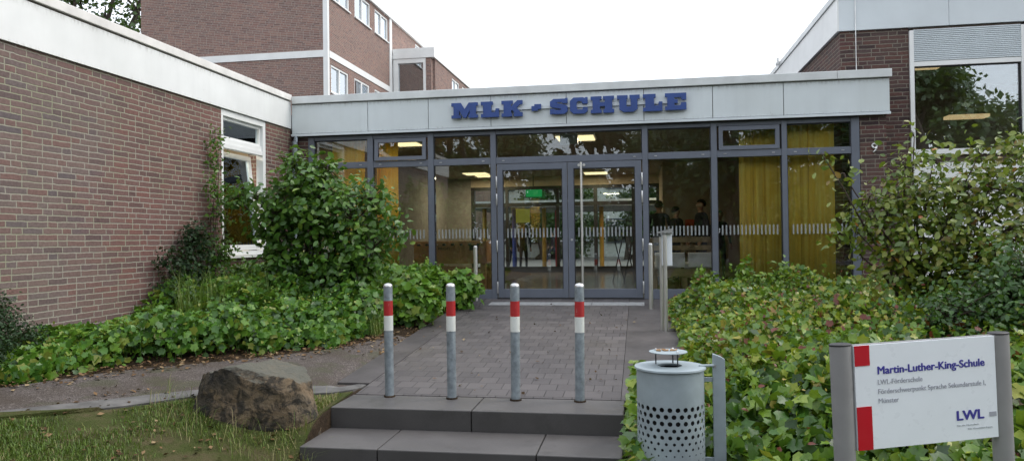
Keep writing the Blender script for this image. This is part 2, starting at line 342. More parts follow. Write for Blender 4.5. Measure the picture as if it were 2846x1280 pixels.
# leaf templates: x along the leaf, y across, z up
OV = (np.array([(0,0,0),(.25,.26,.05),(.62,.27,.04),(1,0,-.1),(.62,-.27,.04),(.25,-.26,.05),(.45,0,-.03)]), [(0,6,1),(1,6,2),(2,6,3),(3,6,4),(4,6,5),(5,6,0)])
def lobed():
    pts = [(0,0)]
    for a, r in ((-122,.42),(-97,.32),(-64,.54),(-39,.40),(0,.68),(39,.40),(64,.54),(97,.32),(122,.42)):
        pts.append((.36+r*math.cos(math.radians(a)), r*math.sin(math.radians(a))))
    V = [(x, y, .10*abs(y)-.22*max(0, x-.4)**2) for x, y in pts]+[(.36, 0, -.03)]
    n = len(pts); return np.array(V), [(i, n, (i+1) % n) for i in range(n)]
LB = lobed()
NE = (np.array([(0,-.06,0),(1,0,0),(0,.06,0)]), [(0,1,2)])
QD = (np.array([(0,0,0),(.5,.34,.05),(1,0,-.05),(.5,-.34,.05)]), [(0,2,1),(0,3,2)])
def unit(a): return a/np.maximum(np.linalg.norm(a, axis=1, keepdims=True), 1e-9)
def leafset(P, Nn, S, tmpl, tint, Dh=None):
    n = len(P); TV, TF = tmpl; TF = np.array(TF)
    D = rng.normal(size=(n, 3)) if Dh is None else Dh
    Nn = unit(Nn); D = unit(D-(D*Nn).sum(1, keepdims=True)*Nn); B = np.cross(Nn, D)
    V = P[:,None,:]+S[:,None,None]*(TV[None,:,0:1]*D[:,None]+TV[None,:,1:2]*B[:,None]+TV[None,:,2:3]*Nn[:,None]-.35*D[:,None])
    F = (TF[None]+(np.arange(n)*len(TV))[:,None,None]).reshape(-1, 3)
    return V.reshape(-1, 3), F, np.repeat(tint, len(TF))
def join(sets):
    Vs, Fs, Ts, o = [], [], [], 0
    for V, F, T in sets: Vs.append(V); Fs.append(F+o); Ts.append(T); o += len(V)
    return np.vstack(Vs), np.vstack(Fs), np.concatenate(Ts)
def vnoise(x, y, s, seed=0):
    r = np.random.default_rng(seed); o = 0
    for k in range(5):
        a = r.uniform(0, 6.28, 2); f = s*(1+.7*k); th = r.uniform(0, 6.28)
        o = o+np.sin((x*math.cos(th)+y*math.sin(th))*f+a[0])/(1+.5*k)
    return o/2.5
# ------------------------------------------------------------------ terrain
D = 11.78
def sst(x): x = np.clip(x, 0, 1); return x*x*(3-2*x)
def H(X, Y):
    X = np.asarray(X, float); Y = np.asarray(Y, float)
    r = .33+.0635*(np.clip(Y, 6.1, D)-6.1)
    L = r+.10*np.clip(-X-2.8, 0, 3)+.045*np.clip(Y-6.1, -3, 0)-.26*sst((5.6-Y)/1.3)*sst((X+4.4)/1.5)
    Rr = r-.30*sst((6.2-Y)/2.)-.03*(1-sst((X-.30)/.15)); L = L-.035*sst((X+2.9)/.12)*sst((Y-6.3)/.1)
    ce = np.where(Y < 6.2, -.02, r-.03)
    L = L-.12*sst((5.5-Y)/.5)*sst((X+3.1)/.5); ce = np.where(Y < 5.09, -.02+(L+.02)*(1-sst((X+2.44)/.35)), ce)
    h = np.where(X < -2.445, L, np.where(X > -.1, Rr, ce))
    far = sst((3.2-Y)/1.5); h = h*(1-far)
    cy = sst((Y-20.6)/1.); h = h*(1-cy)+.46*cy
    return h
def gpx(x, y):
    r = ray(x, y); r = r/np.linalg.norm(r); t = 1.5
    while t < 60:
        p = O3+r*t
        if p[2] < float(H(p[0], p[1])): break
        t += .02
    return p
xs = np.concatenate([[-300,-80,-30,-14], np.arange(-8, -2.49, .1), [-2.4451,-2.4449,-2.36,-2.28,-2.2,-2.1], np.arange(-2.0, -.15, .2), [-.1001,-.0999], np.arange(0, 7, .12), [9,14,30,80,300]])
ys = np.concatenate([[-300,-80,-30,-12,-5,-1], np.sort(np.r_[np.arange(1, 6.15, .1), 5.089, 5.091]), [6.199,6.201], np.arange(6.3, 12, .15), [13,16,20,20.8,21.4,22,25,30,60,120,300]])
GX, GY = np.meshgrid(xs, ys); GZ = H(GX, GY)
V = np.stack([GX, GY, GZ], -1).reshape(-1, 3); nx = len(xs); idx = np.arange(len(xs)*len(ys)).reshape(len(ys), nx)
q = np.stack([idx[:-1,:-1], idx[:-1,1:], idx[1:,1:], idx[1:,:-1]], -1).reshape(-1, 4)
F = np.vstack([q[:, [0,1,2]], q[:, [0,2,3]]])
tag(tri_obj('ground', V, F, None, M['soil']), kind='structure')
def sheet(name, A, B, n, m, mat, dz):        # loft between two ground polylines, draped on the terrain
    def samp(pl, k):
        pl = np.array([p[:2] for p in pl], float); d = np.r_[0, np.cumsum(np.linalg.norm(np.diff(pl, axis=0), axis=1))]; s = np.linspace(0, d[-1], k)
        return np.stack([np.interp(s, d, pl[:,0]), np.interp(s, d, pl[:,1])], -1)
    a, b = samp(A, n), samp(B, n); t = np.linspace(0, 1, m)[:,None,None]; G = a[None]*(1-t)+b[None]*t
    V = np.concatenate([G, (H(G[...,0], G[...,1])+dz)[...,None]], -1).reshape(-1, 3); ix = np.arange(n*m).reshape(m, n)
    q = np.stack([ix[:-1,:-1], ix[:-1,1:], ix[1:,1:], ix[1:,:-1]], -1).reshape(-1, 4)
    me = bpy.data.meshes.new(name); me.from_pydata(V.tolist(), [], q.tolist()); me.update()
    if sum(p.normal.z for p in me.polygons) < 0: me.flip_normals()
    o = link(name, me, mat)
    s = o.modifiers.new('solid', 'SOLIDIFY'); s.thickness = .03; s.offset = -1
    return tag(o, kind='structure')
up = [gpx(-60,1096), gpx(0,1085), gpx(331,1036), gpx(707,1000), gpx(939,972), gpx(1100,935), (-2.46, 9.0)]
lo = [gpx(-60,1158), gpx(0,1152), gpx(276,1121), gpx(541,1091), (-3.1,6.18), (-2.75,6.3), (-2.46, 6.6)]
lo2 = [gpx(-60,1181), gpx(0,1175), gpx(276,1144), gpx(541,1110), (-2.95,6.0), (-2.62,6.08), (-2.47,6.2)]
sheet('gravel_path', up, lo, 60, 14, M['gravel'], .018)
sheet('path_edging', lo, lo2, 60, 3, M['edging'], .026)
sheet('lawn', lo2, [(-8,3.4),(-5,2.6),(-3,2.6),(-2.455,4.6)], 60, 24, M['lawn'], .012)
# ramp paving, borders
rz = lambda y: .33+.0635*(y-6.1)
mb = MB(); 
for nm, x0, x1, mt, dz in (('ramp_paving', -2.43, -.17, 'paver', 0.), ('paving_border_kerb', -2.74, -2.434, 'kerb', .004), ('paving_border_kerb', -.166, .42, 'kerb', -.003)):
    mb = MB(); y0 = 6.15 if dz <= 0 else 6.5
    mb.add([(x0,y0,rz(y0)+dz),(x1,y0,rz(y0)+dz),(x1,D+.1,rz(D+.1)+dz),(x0,D+.1,rz(D+.1)+dz),(x0,y0,0),(x1,y0,0),(x1,D+.1,0),(x0,D+.1,0)],
           [(0,1,2,3),(0,4,5,1),(1,5,6,2),(2,6,7,3),(3,7,4,0)])
    tag(part(nm, mb, M[mt]), kind='structure')
g0 = pZ(1369,840,.672); g1 = pZ(1759,854,.655)
mb = MB(); 
for i in range(3):
    a = -2.28+.78*i; mb.add([(a+.004,11.12,rz(11.12)+.006),(a+.776,11.12,rz(11.12)+.006),(a+.776,11.42,rz(11.42)+.006),(a+.004,11.42,rz(11.42)+.006),(a,11.12,.5),(a+.77,11.12,.5),(a+.77,11.42,.5),(a,11.42,.5)], [(0,1,2,3),(0,4,5,1),(1,5,6,2),(2,6,7,3),(3,7,4,0)])
tag(part('doorstep_strip', mb, M['grate']), 'long pale concrete strip let into the paving before the glass doors', 'doorstep')
# steps: block steps, each a thing of its own
def steps(lab, y0, y1, z1, cuts, x0=-2.45, x1=-.135):
    r = thing('stone_step', lab, 'step', ((x0+x1)/2, y0, z1-.16), group='block steps below the bollards')
    e = [x0]+cuts+[x1]
    for a, b in zip(e[:-1], e[1:]):
        mb = MB(); mb.box(a+.003, b-.003, y0, y1, z1-.175, z1); part('step_block', mb, M['step'], r, bevel=.008)
    return r
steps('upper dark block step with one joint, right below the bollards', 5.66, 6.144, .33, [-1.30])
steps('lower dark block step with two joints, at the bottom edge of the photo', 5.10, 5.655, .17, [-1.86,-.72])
tag(part('pavement', MB().box(-2.1, .2, -6, 5.095, -.16, .008), M['asphalt']), kind='structure')
tag(part('road', MB().box(-80, 80, -30, -6.01, -.1, .012), M['asphalt']), kind='structure')
# ------------------------------------------------------------------ left wing
XW = -5.73
lw = thing('brick_wing', 'low brick wing on the left with white fascia and a tilted window', 'building', (XW, 8, .6))
y0, y1, wz0, wz1 = 9.62, 10.886, 1.46, 3.52
P1('wall', M['brick'], lw, (XW-.3, XW, 1.5, y0, .70, 3.52), (XW-.3, XW, y0, y1, .70, wz0-.04), (XW-.3, XW, y1, D+.3, .70, 3.52))
P1('plinth', M['plinth'], lw, (XW-.3, XW-.012, 1.5, D, .2, .70))
P1('fascia_panel', M['whitef'], lw, (XW-.28, XW+.03, 4.62, D-.085, 3.525, 3.965)); P1('fascia_panel', M['white'], lw, (XW-.28, XW+.03, 1.5, 4.612, 3.525, 3.965))
P1('coping', M['copingw'], lw, (XW-.35, XW+.055, 1.5, D-.1, 3.985, 4.085), bevel=.006)
P1('shadow_gap', M['joint'], lw, (XW-.28, XW+.012, 1.5, D-.1, 3.965, 3.985))
P1('roof', M['plinth'], lw, (-12, XW-.36, 1.5, D+6, 3.6, 3.9))
wn = P1('window', M['white'], lw, (XW-.12, XW-.004, y0, y1, wz1-.09, wz1-.006), (XW-.12, XW-.004, y1-.085, y1, wz0, wz1-.09), (XW-.12, XW-.004, y0, y0+.06, wz0, wz1-.09), (XW-.12, XW-.02, y0+.06, y1-.085, wz0, wz0+.06), (XW-.10, XW-.012, y0+.06, y1-.085, 2.98, 3.05), (XW-.10, XW-.028, y0+.06, y1-.085, 3.053, 3.12), bevel=.004)
P1('sash', M['white'], wn, (XW-.10, XW-.05, y0+.062, y1-.12, 3.123, 3.155), (XW-.10, XW-.05, y0+.062, y1-.12, 3.385, 3.425), (XW-.10, XW-.05, y1-.12, y1-.087, 3.123, 3.425))
P1('pane', M['glass'], wn, (XW-.078, XW-.07, y0+.06, y1-.12, 3.155, 3.385))
# lower sash tilted into the room at its top
def tilt(p, a=.10):
    x, y, z = p; dz = z-(wz0+.07); return (XW-.06-dz*math.sin(a)+(x-(XW-.06))*math.cos(a), y, wz0+.07+dz*math.cos(a))
def tbox(*bs):
    mb = MB()
    for b in bs: mb.box(*b)
    mb.v = [tilt(p) for p in mb.v]; return mb
ya, yb, za, zb = y0+.07, y1-.12, wz0+.07, 2.97
part('tilted_sash', tbox((XW-.10,XW-.05,ya,yb,za,za+.08),(XW-.10,XW-.05,ya,yb,zb-.07,zb),(XW-.10,XW-.05,ya,ya+.06,za+.08,zb-.07),(XW-.10,XW-.05,yb-.06,yb,za+.08,zb-.07)), M['white'], wn, bevel=.004)
part('pane', tbox((XW-.078,XW-.07,ya+.06,yb-.06,za+.08,zb-.07)), M['glass'], wn)
P1('sill', M['white'], wn, (XW-.1, XW+.07, y0-.03, y1+.03, wz0-.035, wz0-.006))
# the room behind it
P1('room_wall', M['wallin'], lw, (-9.1, -9.0, 7.5, 12.5, .7, 3.5), (-9.0, XW-.32, 12.4, 12.5, .7, 3.5), (-9.0, XW-.32, 7.5, 7.6, .7, 3.5))
P1('room_ceiling', M['ceil'], lw, (-9.0, XW-.31, 7.6, 12.4, 3.5, 3.55)); P1('room_floor', M['floorin'], lw, (-9.0, XW-.31, 7.6, 12.4, .66, .70))
for q_, lb_ in (((XW-.42, XW-.40, y0+.05, y0+.48, 1.5, 1.95), 'short white net curtain left of the tan panel inside the tilted window'), ((XW-.42, XW-.40, y0+.80, y1-.05, 1.5, 1.95), 'short white net curtain right of the tan panel inside the tilted window')):
    tag(P1('net_curtain', M['cushion'], None, q_), lb_, 'curtain')
o = P1('card_panel', M['wood'], None, (XW-.47, XW-.44, y0+.5, y0+.78, 1.48, 2.0)); tag(o, 'tan cardboard panel standing inside the tilted window', 'panel')
r = thing('ceiling_lamp', 'ceiling lamp added to brighten the room behind the tilted window', 'lamp', (-7.4, 10.2, 3.49)); P1('diffuser', M['lamp'], r, (-7.7,-7.1,9.9,10.5,3.46,3.49)); ld = bpy.data.lights.new('ceiling_lamp_light', 'AREA'); ld.energy = 150; ld.size = .6; ld.color = (1, .9, .75); lo_ = bpy.data.objects.new('ceiling_lamp_light', ld); C.objects.link(lo_); lo_.parent = r; lo_.location = (0, 0, -.05)  # lamp and area light added to lighten the room walls
# downpipe
mb = MB(); mb.tube([(-5.62, 11.66, .6), (-5.62, 11.66, 3.30), (-5.62, 11.74, 3.42)], .045, 14)
dp = thing('downpipe', 'grey downpipe in the corner of brick wing and glass entrance', 'pipe', (-5.62,11.66,.6)); part('pipe', mb, M['galv'], dp, sm=True)
for z in (1.2, 2.4): part('clamp', MB().ring([(.05,z),(.05,z+.03)], -5.62, 11.66, 14), M['galv'], dp)
# ------------------------------------------------------------------ entrance (link) building
eb = thing('entrance_building', 'flat roofed entrance hall with grey framed glass front and pale fascia', 'building', (-1, D, .69))
FZ = D-.08; jx = [-5.69, -4.362, -3.336, -2.306, -1.102, .094, 1.121, 2.149, 3.633]
for a, b in zip(jx[:-1], jx[1:]): P1('fascia_panel', M['fascia'], eb, (a+.005, b-.005, FZ, FZ+.03, 3.44, 3.92))
P1('fascia_backing', M['joint'], eb, (-5.7, 3.62, FZ+.034, D+.25, 3.405, 3.95))
P1('fascia_trim', M['fasciac'], eb, (-5.695, 3.64, FZ-.014, FZ+.033, 3.395, 3.432))
P1('coping', M['coping'], eb, (-5.67, 2.9, FZ-.045, D+.3, 3.932, 4.052), (2.904, 3.655, FZ-.045, D+.3, 3.932, 4.052), bevel=.006)
P1('roof', M['plinth'], eb, (-5.7, 3.6, D+.302, 21.3, 3.62, 3.9))
P1('wall', M['brickR'], eb, (-5.70, -5.445, D, D+.25, .3, 3.40), (3.235, 3.60, D, D+.3, .3, 3.40))
bx = [(-5.4415,-5.338),(-4.408,-4.309),(-3.3755,-3.2825),(-2.3366,-2.2515),(.0587,.1433),(1.094,1.1805),(2.127,2.202),(3.114,3.2276)]
Z0 = .69; ZT = 3.385; 
for a, b in bx: part('mullion', MB().box(a, b, D, D+.13, Z0, ZT), M['frame'], eb, bevel=.004)
TR0, TR1 = 2.847, 2.95
GY0 = D+.03
for i in range(7):
    a, b = bx[i][1], bx[i+1][0]; door = i == 3
    fr = P1('window', M['frame'], eb, (a, b, D+.012, D+.12, 3.32, ZT), (a, b, D+.012, D+.12, TR0-(0 if not door else .0), TR1), bevel=.003)
    vent = i in (1, 5)
    if vent:
        ti = -.10 if i == 1 else 0
        mb = MB()
        for q in ((a+.03,b-.03,0,.06,TR1+.005,TR1+.065),(a+.03,b-.03,0,.06,3.25,3.312),(a+.03,a+.09,0,.06,TR1+.065,3.25),(b-.09,b-.03,0,.06,TR1+.065,3.25)): mb.box(*q)
        mb.v = [(x, D-.005+y-(3.31-z)*.05*(1 if i == 1 else 0), z) for x, y, z in mb.v]; part('vent_sash', mb, M['frame'], fr)
        mb = MB().box(a+.09, b-.09, .025, .035, TR1+.065, 3.25); mb.v = [(x, D-.005+y-(3.31-z)*.05*(1 if i == 1 else 0), z) for x, y, z in mb.v]; part('pane', mb, M['glass'], fr)
    else: P1('pane', M['glass'], fr, (a+.015, b-.015, GY0+.02, GY0+.035, TR1, 3.32))
    P1('gasket', M['gasket'], fr, (a, a+.014, GY0+.004, GY0+.06, TR1, 3.32), (b-.014, b, GY0+.004, GY0+.06, TR1, 3.32), (a+.014, b-.014, GY0+.004, GY0+.06, 3.306, 3.32))
    for s in (a+.12, b-.12): part('drain_cap', MB().box(s-.02, s+.02, D+.004, D+.0115, TR0+.045, TR0+.055), M['alu'], fr)
    if not door:
        fr2 = P1('window', M['frame'], eb, (a, b, D+.012, D+.12, Z0, .84), bevel=.003)
        P1('pane', M['glass'], fr2, (a+.015, b-.015, GY0+.02, GY0+.035, .84, TR0))
        P1('gasket', M['gasket'], fr2, (a, a+.014, GY0+.004, GY0+.06, .84, TR0), (b-.014, b, GY0+.004, GY0+.06, .84, TR0))
        mb = MB(); n = int((b-a-.08)/.0575); s0 = (b-a-(n-1)*.0575-.022)/2
        for k in range(n): mb.box(a+s0+k*.0575, a+s0+k*.0575+.022, GY0+.012, GY0+.016, 1.665, 1.812)
        part('frosted_strips', mb, M['strip'], fr2)
# doors
def door(x0, x1, gx0, gx1, lab, hinge_left):
    d = P1('door', M['frame'], eb, (x0, gx0, D+.004, D+.07, Z0+.02, 2.838), (gx1, x1, D+.004, D+.07, Z0+.02, 2.838), (gx0, gx1, D+.004, D+.07, Z0+.02, .85), (gx0, gx1, D+.004, D+.07, 2.74, 2.838), bevel=.003); d['label'] = lab
    P1('pane', M['glass'], d, (gx0+.01, gx1-.01, GY0, GY0+.012, .85, 2.74))
    P1('gasket', M['gasket'], d, (gx0, gx0+.012, D+.012, D+.05, .85, 2.74), (gx1-.012, gx1, D+.012, D+.05, .85, 2.74), (gx0+.012, gx1-.012, D+.012, D+.05, 2.728, 2.74))
    hx = x0-.008 if hinge_left else x1+.008
    for z in (.78, 1.44, 2.18, 2.46):
        part('hinge', MB().ring([(.011, z), (.013, z+.005), (.013, z+.18), (.011, z+.185)], hx, D-.012, 10), M['alu'], d, sm=True)
    mb = MB(); n = int((gx1-gx0-.05)/.0575); s0 = (gx1-gx0-(n-1)*.0575-.022)/2
    for k in range(n): mb.box(gx0+s0+k*.0575, gx0+s0+k*.0575+.022, GY0-.008, GY0-.003, 1.665, 1.812)
    part('frosted_strips', mb, M['strip'], d)
    return d
dl = door(-2.235, -1.112, -2.147, -1.19, 'left glass leaf with a yellow paper on it', True)
dr = door(-1.104, .042, -1.011, -.058, 'right glass leaf with the tall steel bar handle', False)
part('handle', MB().tube([(-.885, D-.07, .78), (-.885, D-.07, 2.83)], .017, 14), M['steel'], dr, sm=True)
for z in (.84, 2.79): part('handle_bracket', MB().tube([(-.885, D-.07, z), (-.885, D+.005, z)], .01, 10), M['steel'], dr)
for x in (-.925, -.845): part('handle_rosette', MB().tube([(x, D-.005, 2.79), (x, D+.004, 2.79)], .022, 12), M['steel'], dr)
part('lock', MB().tube([(-1.05, D-.006, 1.62), (-1.05, D+.004, 1.62)], .018, 14), M['alu'], dr)
P1('threshold', M['gasket'], eb, (-2.25, .06, D-.02, D+.12, .66, .705))
o = P1('paper_notice', M['yellow'], None, (-1.945, -1.83+.0, GY0+.02, GY0+.023, 1.90, 2.12), (-1.83, -1.72, GY0+.02, GY0+.023, 1.90, 2.12)); tag(o, 'yellow paper stuck on the left glass door leaf', 'notice')
# interior shell
P1('floor', M['floorin'], eb, (-5.7, 3.6, D+.13, 21.2, .60, .69))
P1('ceiling', M['ceil'], eb, (-5.44, 3.3, D+.13, 21.2, 3.385, 3.42))
P1('interior_wall', M['wallg'], eb, (-5.55, -5.45, D+.26, 21.2, .69, 3.385), (-5.449, -4.75, 21.0, 21.2, .69, 3.385)); P1('interior_wall', M['wallin'], eb, (3.3, 3.4, D+.31, 21.2, .69, 3.385), (.55, 3.3, 17.9, 18.1, .69, 3.385), (.55,.7,18.1,21.2,.69,3.385), (-4.75, .55, 21.0, 21.2, 3.12, 3.385))
bk = P1('back_window', M['darkp'], eb, (-4.75,-4.65,21,21.15,.69,3.12),(-3.75,-3.67,21,21.15,.69,3.12),(-2.3,-2.22,21,21.15,.69,3.12),(-1.25,-1.15,21,21.15,.69,3.12),(-.2,-.12,21,21.15,.69,3.12),(.47,.55,21,21.15,.69,3.12),(-4.75,.55,21.01,21.14,2.55,2.66),(-4.75,.55,21.01,21.14,.69,.85),(-4.75,.55,21.01,21.14,3.03,3.12))
P1('pane', M['glassB'], bk, (-4.75,.55,21.06,21.07,.85,3.03))
# exit sign inside
es = thing('exit_sign', 'small green exit sign hanging inside behind the left door leaf', 'sign', (-2.75,20.6,2.9))
P1('panel', M['exit'], es, (-3.10,-2.65,20.6,20.64,2.80,3.0)); P1('hanger', M['darkp'], es, (-2.9,-2.88,20.61,20.63,3.0,3.38))
# ceiling lamps
k = 0
LT = [(1098,1168,398,'square yellow ceiling lamp behind the tilted vent window'), (1290,1357,481,'ceiling lamp left of the doors, seen below the transom'), (1548,1652,381,'ceiling lamp above the right door leaf behind a green box'), (1640,1697,498,'small far ceiling lamp seen through the right door leaf'), (1370,1412,505,'small far ceiling lamp seen at the upper edge of the left door leaf'), (1962,2030,462,'ceiling lamp behind the mullion right of the doors'), (1932,1985,490,'small ceiling lamp deeper in the room, right of the doors')]
for xa, xb, y, lab in LT:
    a, b = pZ(xa, y, 3.375), pZ(xb, y, 3.375); w = abs(b[0]-a[0]); cx = (a[0]+b[0])/2; cy = min((a[1]+b[1])/2, 20.)
    r = thing('ceiling_lamp', lab, 'lamp', (cx, cy, 3.38), group='ceiling lamps in the hall')
    P1('diffuser', M['lamp'], r, (cx-w/2, cx+w/2, cy-w/2, cy+w/2, 3.345, 3.36)); ld = bpy.data.lights.new('ceiling_lamp_light', 'AREA'); ld.energy = 26 if cx < .3 else 210; ld.size = .6; ld.color = (1, .82, .55); lo_ = bpy.data.objects.new('ceiling_lamp_light', ld); C.objects.link(lo_); lo_.parent = r; lo_.location = (0, 0, -.05)
    P1('lamp_frame', M['white'], r, (cx-w/2-.03, cx+w/2+.03, cy-w/2-.03, cy+w/2+.03, 3.36, 3.384))
q = pY(1556,372,12.3); q2 = pY(1605,398,12.3)
o = P1('door_operator_box', M['galvb'], None, (q[0], q2[0], 12.3, 12.45, q2[2], q[2])); tag(o, 'pale green grey box hung above the doors inside the hall', 'box')
P1('hanger', M['alu'], o, (q[0]+.05, q[0]+.07, 12.36, 12.38, q[2], 3.385), (q2[0]-.07, q2[0]-.05, 12.36, 12.38, q[2], 3.385))
# curtains
def curtain(x0, x1, y, lab, z0=.76, z1=3.36):
    n = int((x1-x0)/.008); mb = MB(); V = []; r = random.Random(x0); ph = [r.uniform(0, 6) for _ in range(4)]
    for j, z in enumerate((z0, (z0+z1)/2, z1)):
        for i in range(n+1):
            x = x0+(x1-x0)*i/n; a = (.026*math.sin(x*44+ph[0]+1.5*math.sin(x*5+ph[1]))+.008*math.sin(x*97+ph[2]))*(.5+.5*math.sin(x*9+ph[1]))+.015*math.sin(x*21+ph[3])
            V.append((x+.006*(j-1)*math.sin(x*30), y+a*(1.1-.25*j), z))
    F = [(j*(n+1)+i, j*(n+1)+i+1, (j+1)*(n+1)+i+1, (j+1)*(n+1)+i) for j in range(2) for i in range(n)]
    mb.add(V, F); o = part('curtain', mb, M['curtain'], None, sm=True); s = o.modifiers.new('s', 'SOLIDIFY'); s.thickness = .004
    return tag(o, lab, 'curtain', 'yellow curtains behind the glass front')
cX = lambda px_, Y=12.05: pY(px_, 600, Y)[0]
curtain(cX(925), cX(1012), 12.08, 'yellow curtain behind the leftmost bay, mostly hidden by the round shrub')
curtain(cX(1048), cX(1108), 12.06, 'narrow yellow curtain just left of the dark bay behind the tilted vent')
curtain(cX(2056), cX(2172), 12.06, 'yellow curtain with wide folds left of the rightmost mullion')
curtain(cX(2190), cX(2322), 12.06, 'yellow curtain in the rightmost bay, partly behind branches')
# foosball table
ft = thing('football_table', 'wooden table football game standing behind the glass left of the doors', 'games table', (-2.95, 12.9, .69))
a, b = pY(1150, 672, 12.6)[0], pY(1352, 672, 12.6)[0]
P1('cabinet', M['wood'], ft, (a, b, 12.6, 12.64, 1.23, 1.62), (a, b, 13.3, 13.34, 1.23, 1.62), (a, a+.04, 12.64, 13.3, 1.23, 1.62), (b-.04, b, 12.64, 13.3, 1.23, 1.62), (a+.04, b-.04, 12.64, 13.3, 1.24, 1.28), bevel=.004)
for x in (a+.06, b-.12):
    for y in (12.63, 13.22): P1('leg', M['wood'], ft, (x, x+.09, y, y+.09, .69, 1.235))
for i in range(8):
    x = a+.12+i*(b-a-.24)/7; part('rod', MB().tube([(x, 12.47, 1.56), (x, 13.4, 1.56)], .009, 8), M['steel'], ft); part('grip', MB().tube([(x, 12.44, 1.56), (x, 12.53, 1.56)], .02, 8), M['darkp'], ft)
mb = MB(); 
part('coin_slot', MB().box(b-.30, b-.14, 12.588, 12.597, 1.46, 1.55), M['darkp'], ft)
for z in (1.37, 1.30): part('knob', MB().tube([(b-.17, 12.588, z), (b-.17, 12.597, z)], .03, 12), M['darkp'], ft)
# text helper
def text_obj(name, s, w, h, mat, parent, place, bold=0., d=.002, local=False, fat=0.):
    cu = bpy.data.curves.new('t', 'FONT'); cu.body = s; cu.size = 1; cu.offset = bold; cu.extrude = 0; cu.resolution_u = 3
    ob = bpy.data.objects.new('t', cu); C.objects.link(ob); dg = bpy.context.evaluated_depsgraph_get(); me = bpy.data.meshes.new_from_object(ob.evaluated_get(dg))
    bpy.data.objects.remove(ob); bm = bmesh.new(); bm.from_mesh(me); bmesh.ops.triangulate(bm, faces=bm.faces)
    g = bmesh.ops.extrude_face_region(bm, geom=bm.faces[:]); 
    for v in [e for e in g['geom'] if isinstance(e, bmesh.types.BMVert)]: v.co.z += 1
    if fat:      # heavier strokes: shifted copies of the glyphs, each a little prouder
        base = bm.verts[:]+bm.edges[:]+bm.faces[:]
        for k_, (dx, dy) in enumerate(((fat, 0), (-fat, 0), (0, fat*.6), (0, -fat*.6), (fat*.5, fat*.4))):
            q_ = bmesh.ops.duplicate(bm, geom=base)['geom']
            for v in [e for e in q_ if isinstance(e, bmesh.types.BMVert)]: v.co += Vector((dx, dy, (k_+1)*.06*(v.co.z)))
    xs_ = [v.co.x for v in bm.verts]; x0, x1 = min(xs_), max(xs_); sx = w/(x1-x0); sy = h/.73
    off = W(parent) if parent and not local else Vector((0,0,0))
    for v in bm.verts: v.co = Vector(place((v.co.x-x0)*sx, v.co.y*sy, v.co.z*d))-off
    bmesh.ops.recalc_face_normals(bm, faces=bm.faces); bm.to_mesh(me); bm.free(); me.materials.clear()
    me.name = name; return link(name, me, mat, parent)
text_obj('lettering', 'PROFI', .2, .045, M['darkp'], ft, lambda u, v, d: (b-.85+u, 12.598-d, 1.47+v), .01)
# pallet sofa
so = thing('pallet_sofa', 'pallet wood sofa with white cushions behind the glass right of the doors', 'sofa', (.8, 13.2, .69))
a, b = pY(1806, 700, 12.9)[0], pY(1998, 700, 12.9)[0]
P1('back_board', M['woodp'], so, (a, b, 12.9, 12.94, 1.42, 1.50), (a, b, 12.9, 12.94, 1.55, 1.64)); P1('seat_frame', M['woodp'], so, (a, b, 12.9, 13.75, .98, 1.10))
for x in (a+.02, (a+b)/2-.05, b-.12): P1('leg', M['woodp'], so, (x, x+.1, 12.945, 13.05, .69, .975), (x, x+.1, 13.55, 13.65, .69, .975), (x, x+.05, 12.945, 12.98, 1.105, 1.62))
for i in range(2): P1('cushion', M['cushion'], so, (a+.08+i*.55, a+.58+i*.55, 12.86, 12.895, 1.13, 1.38), bevel=.015)
P1('seat_cushion', M['cushion'], so, (a+.05, b-.05, 12.99, 13.7, 1.102, 1.2), bevel=.02)
# notice and drawing on back wall
q = pY(1917, 618, 17.85); o = P1('notice', M['orange'], None, (q[0]-.1, q[0]+.1, 17.885, 17.895, q[2]-.07, q[2]+.07)); tag(o, 'red notice on the beige wall between the people indoors', 'notice')
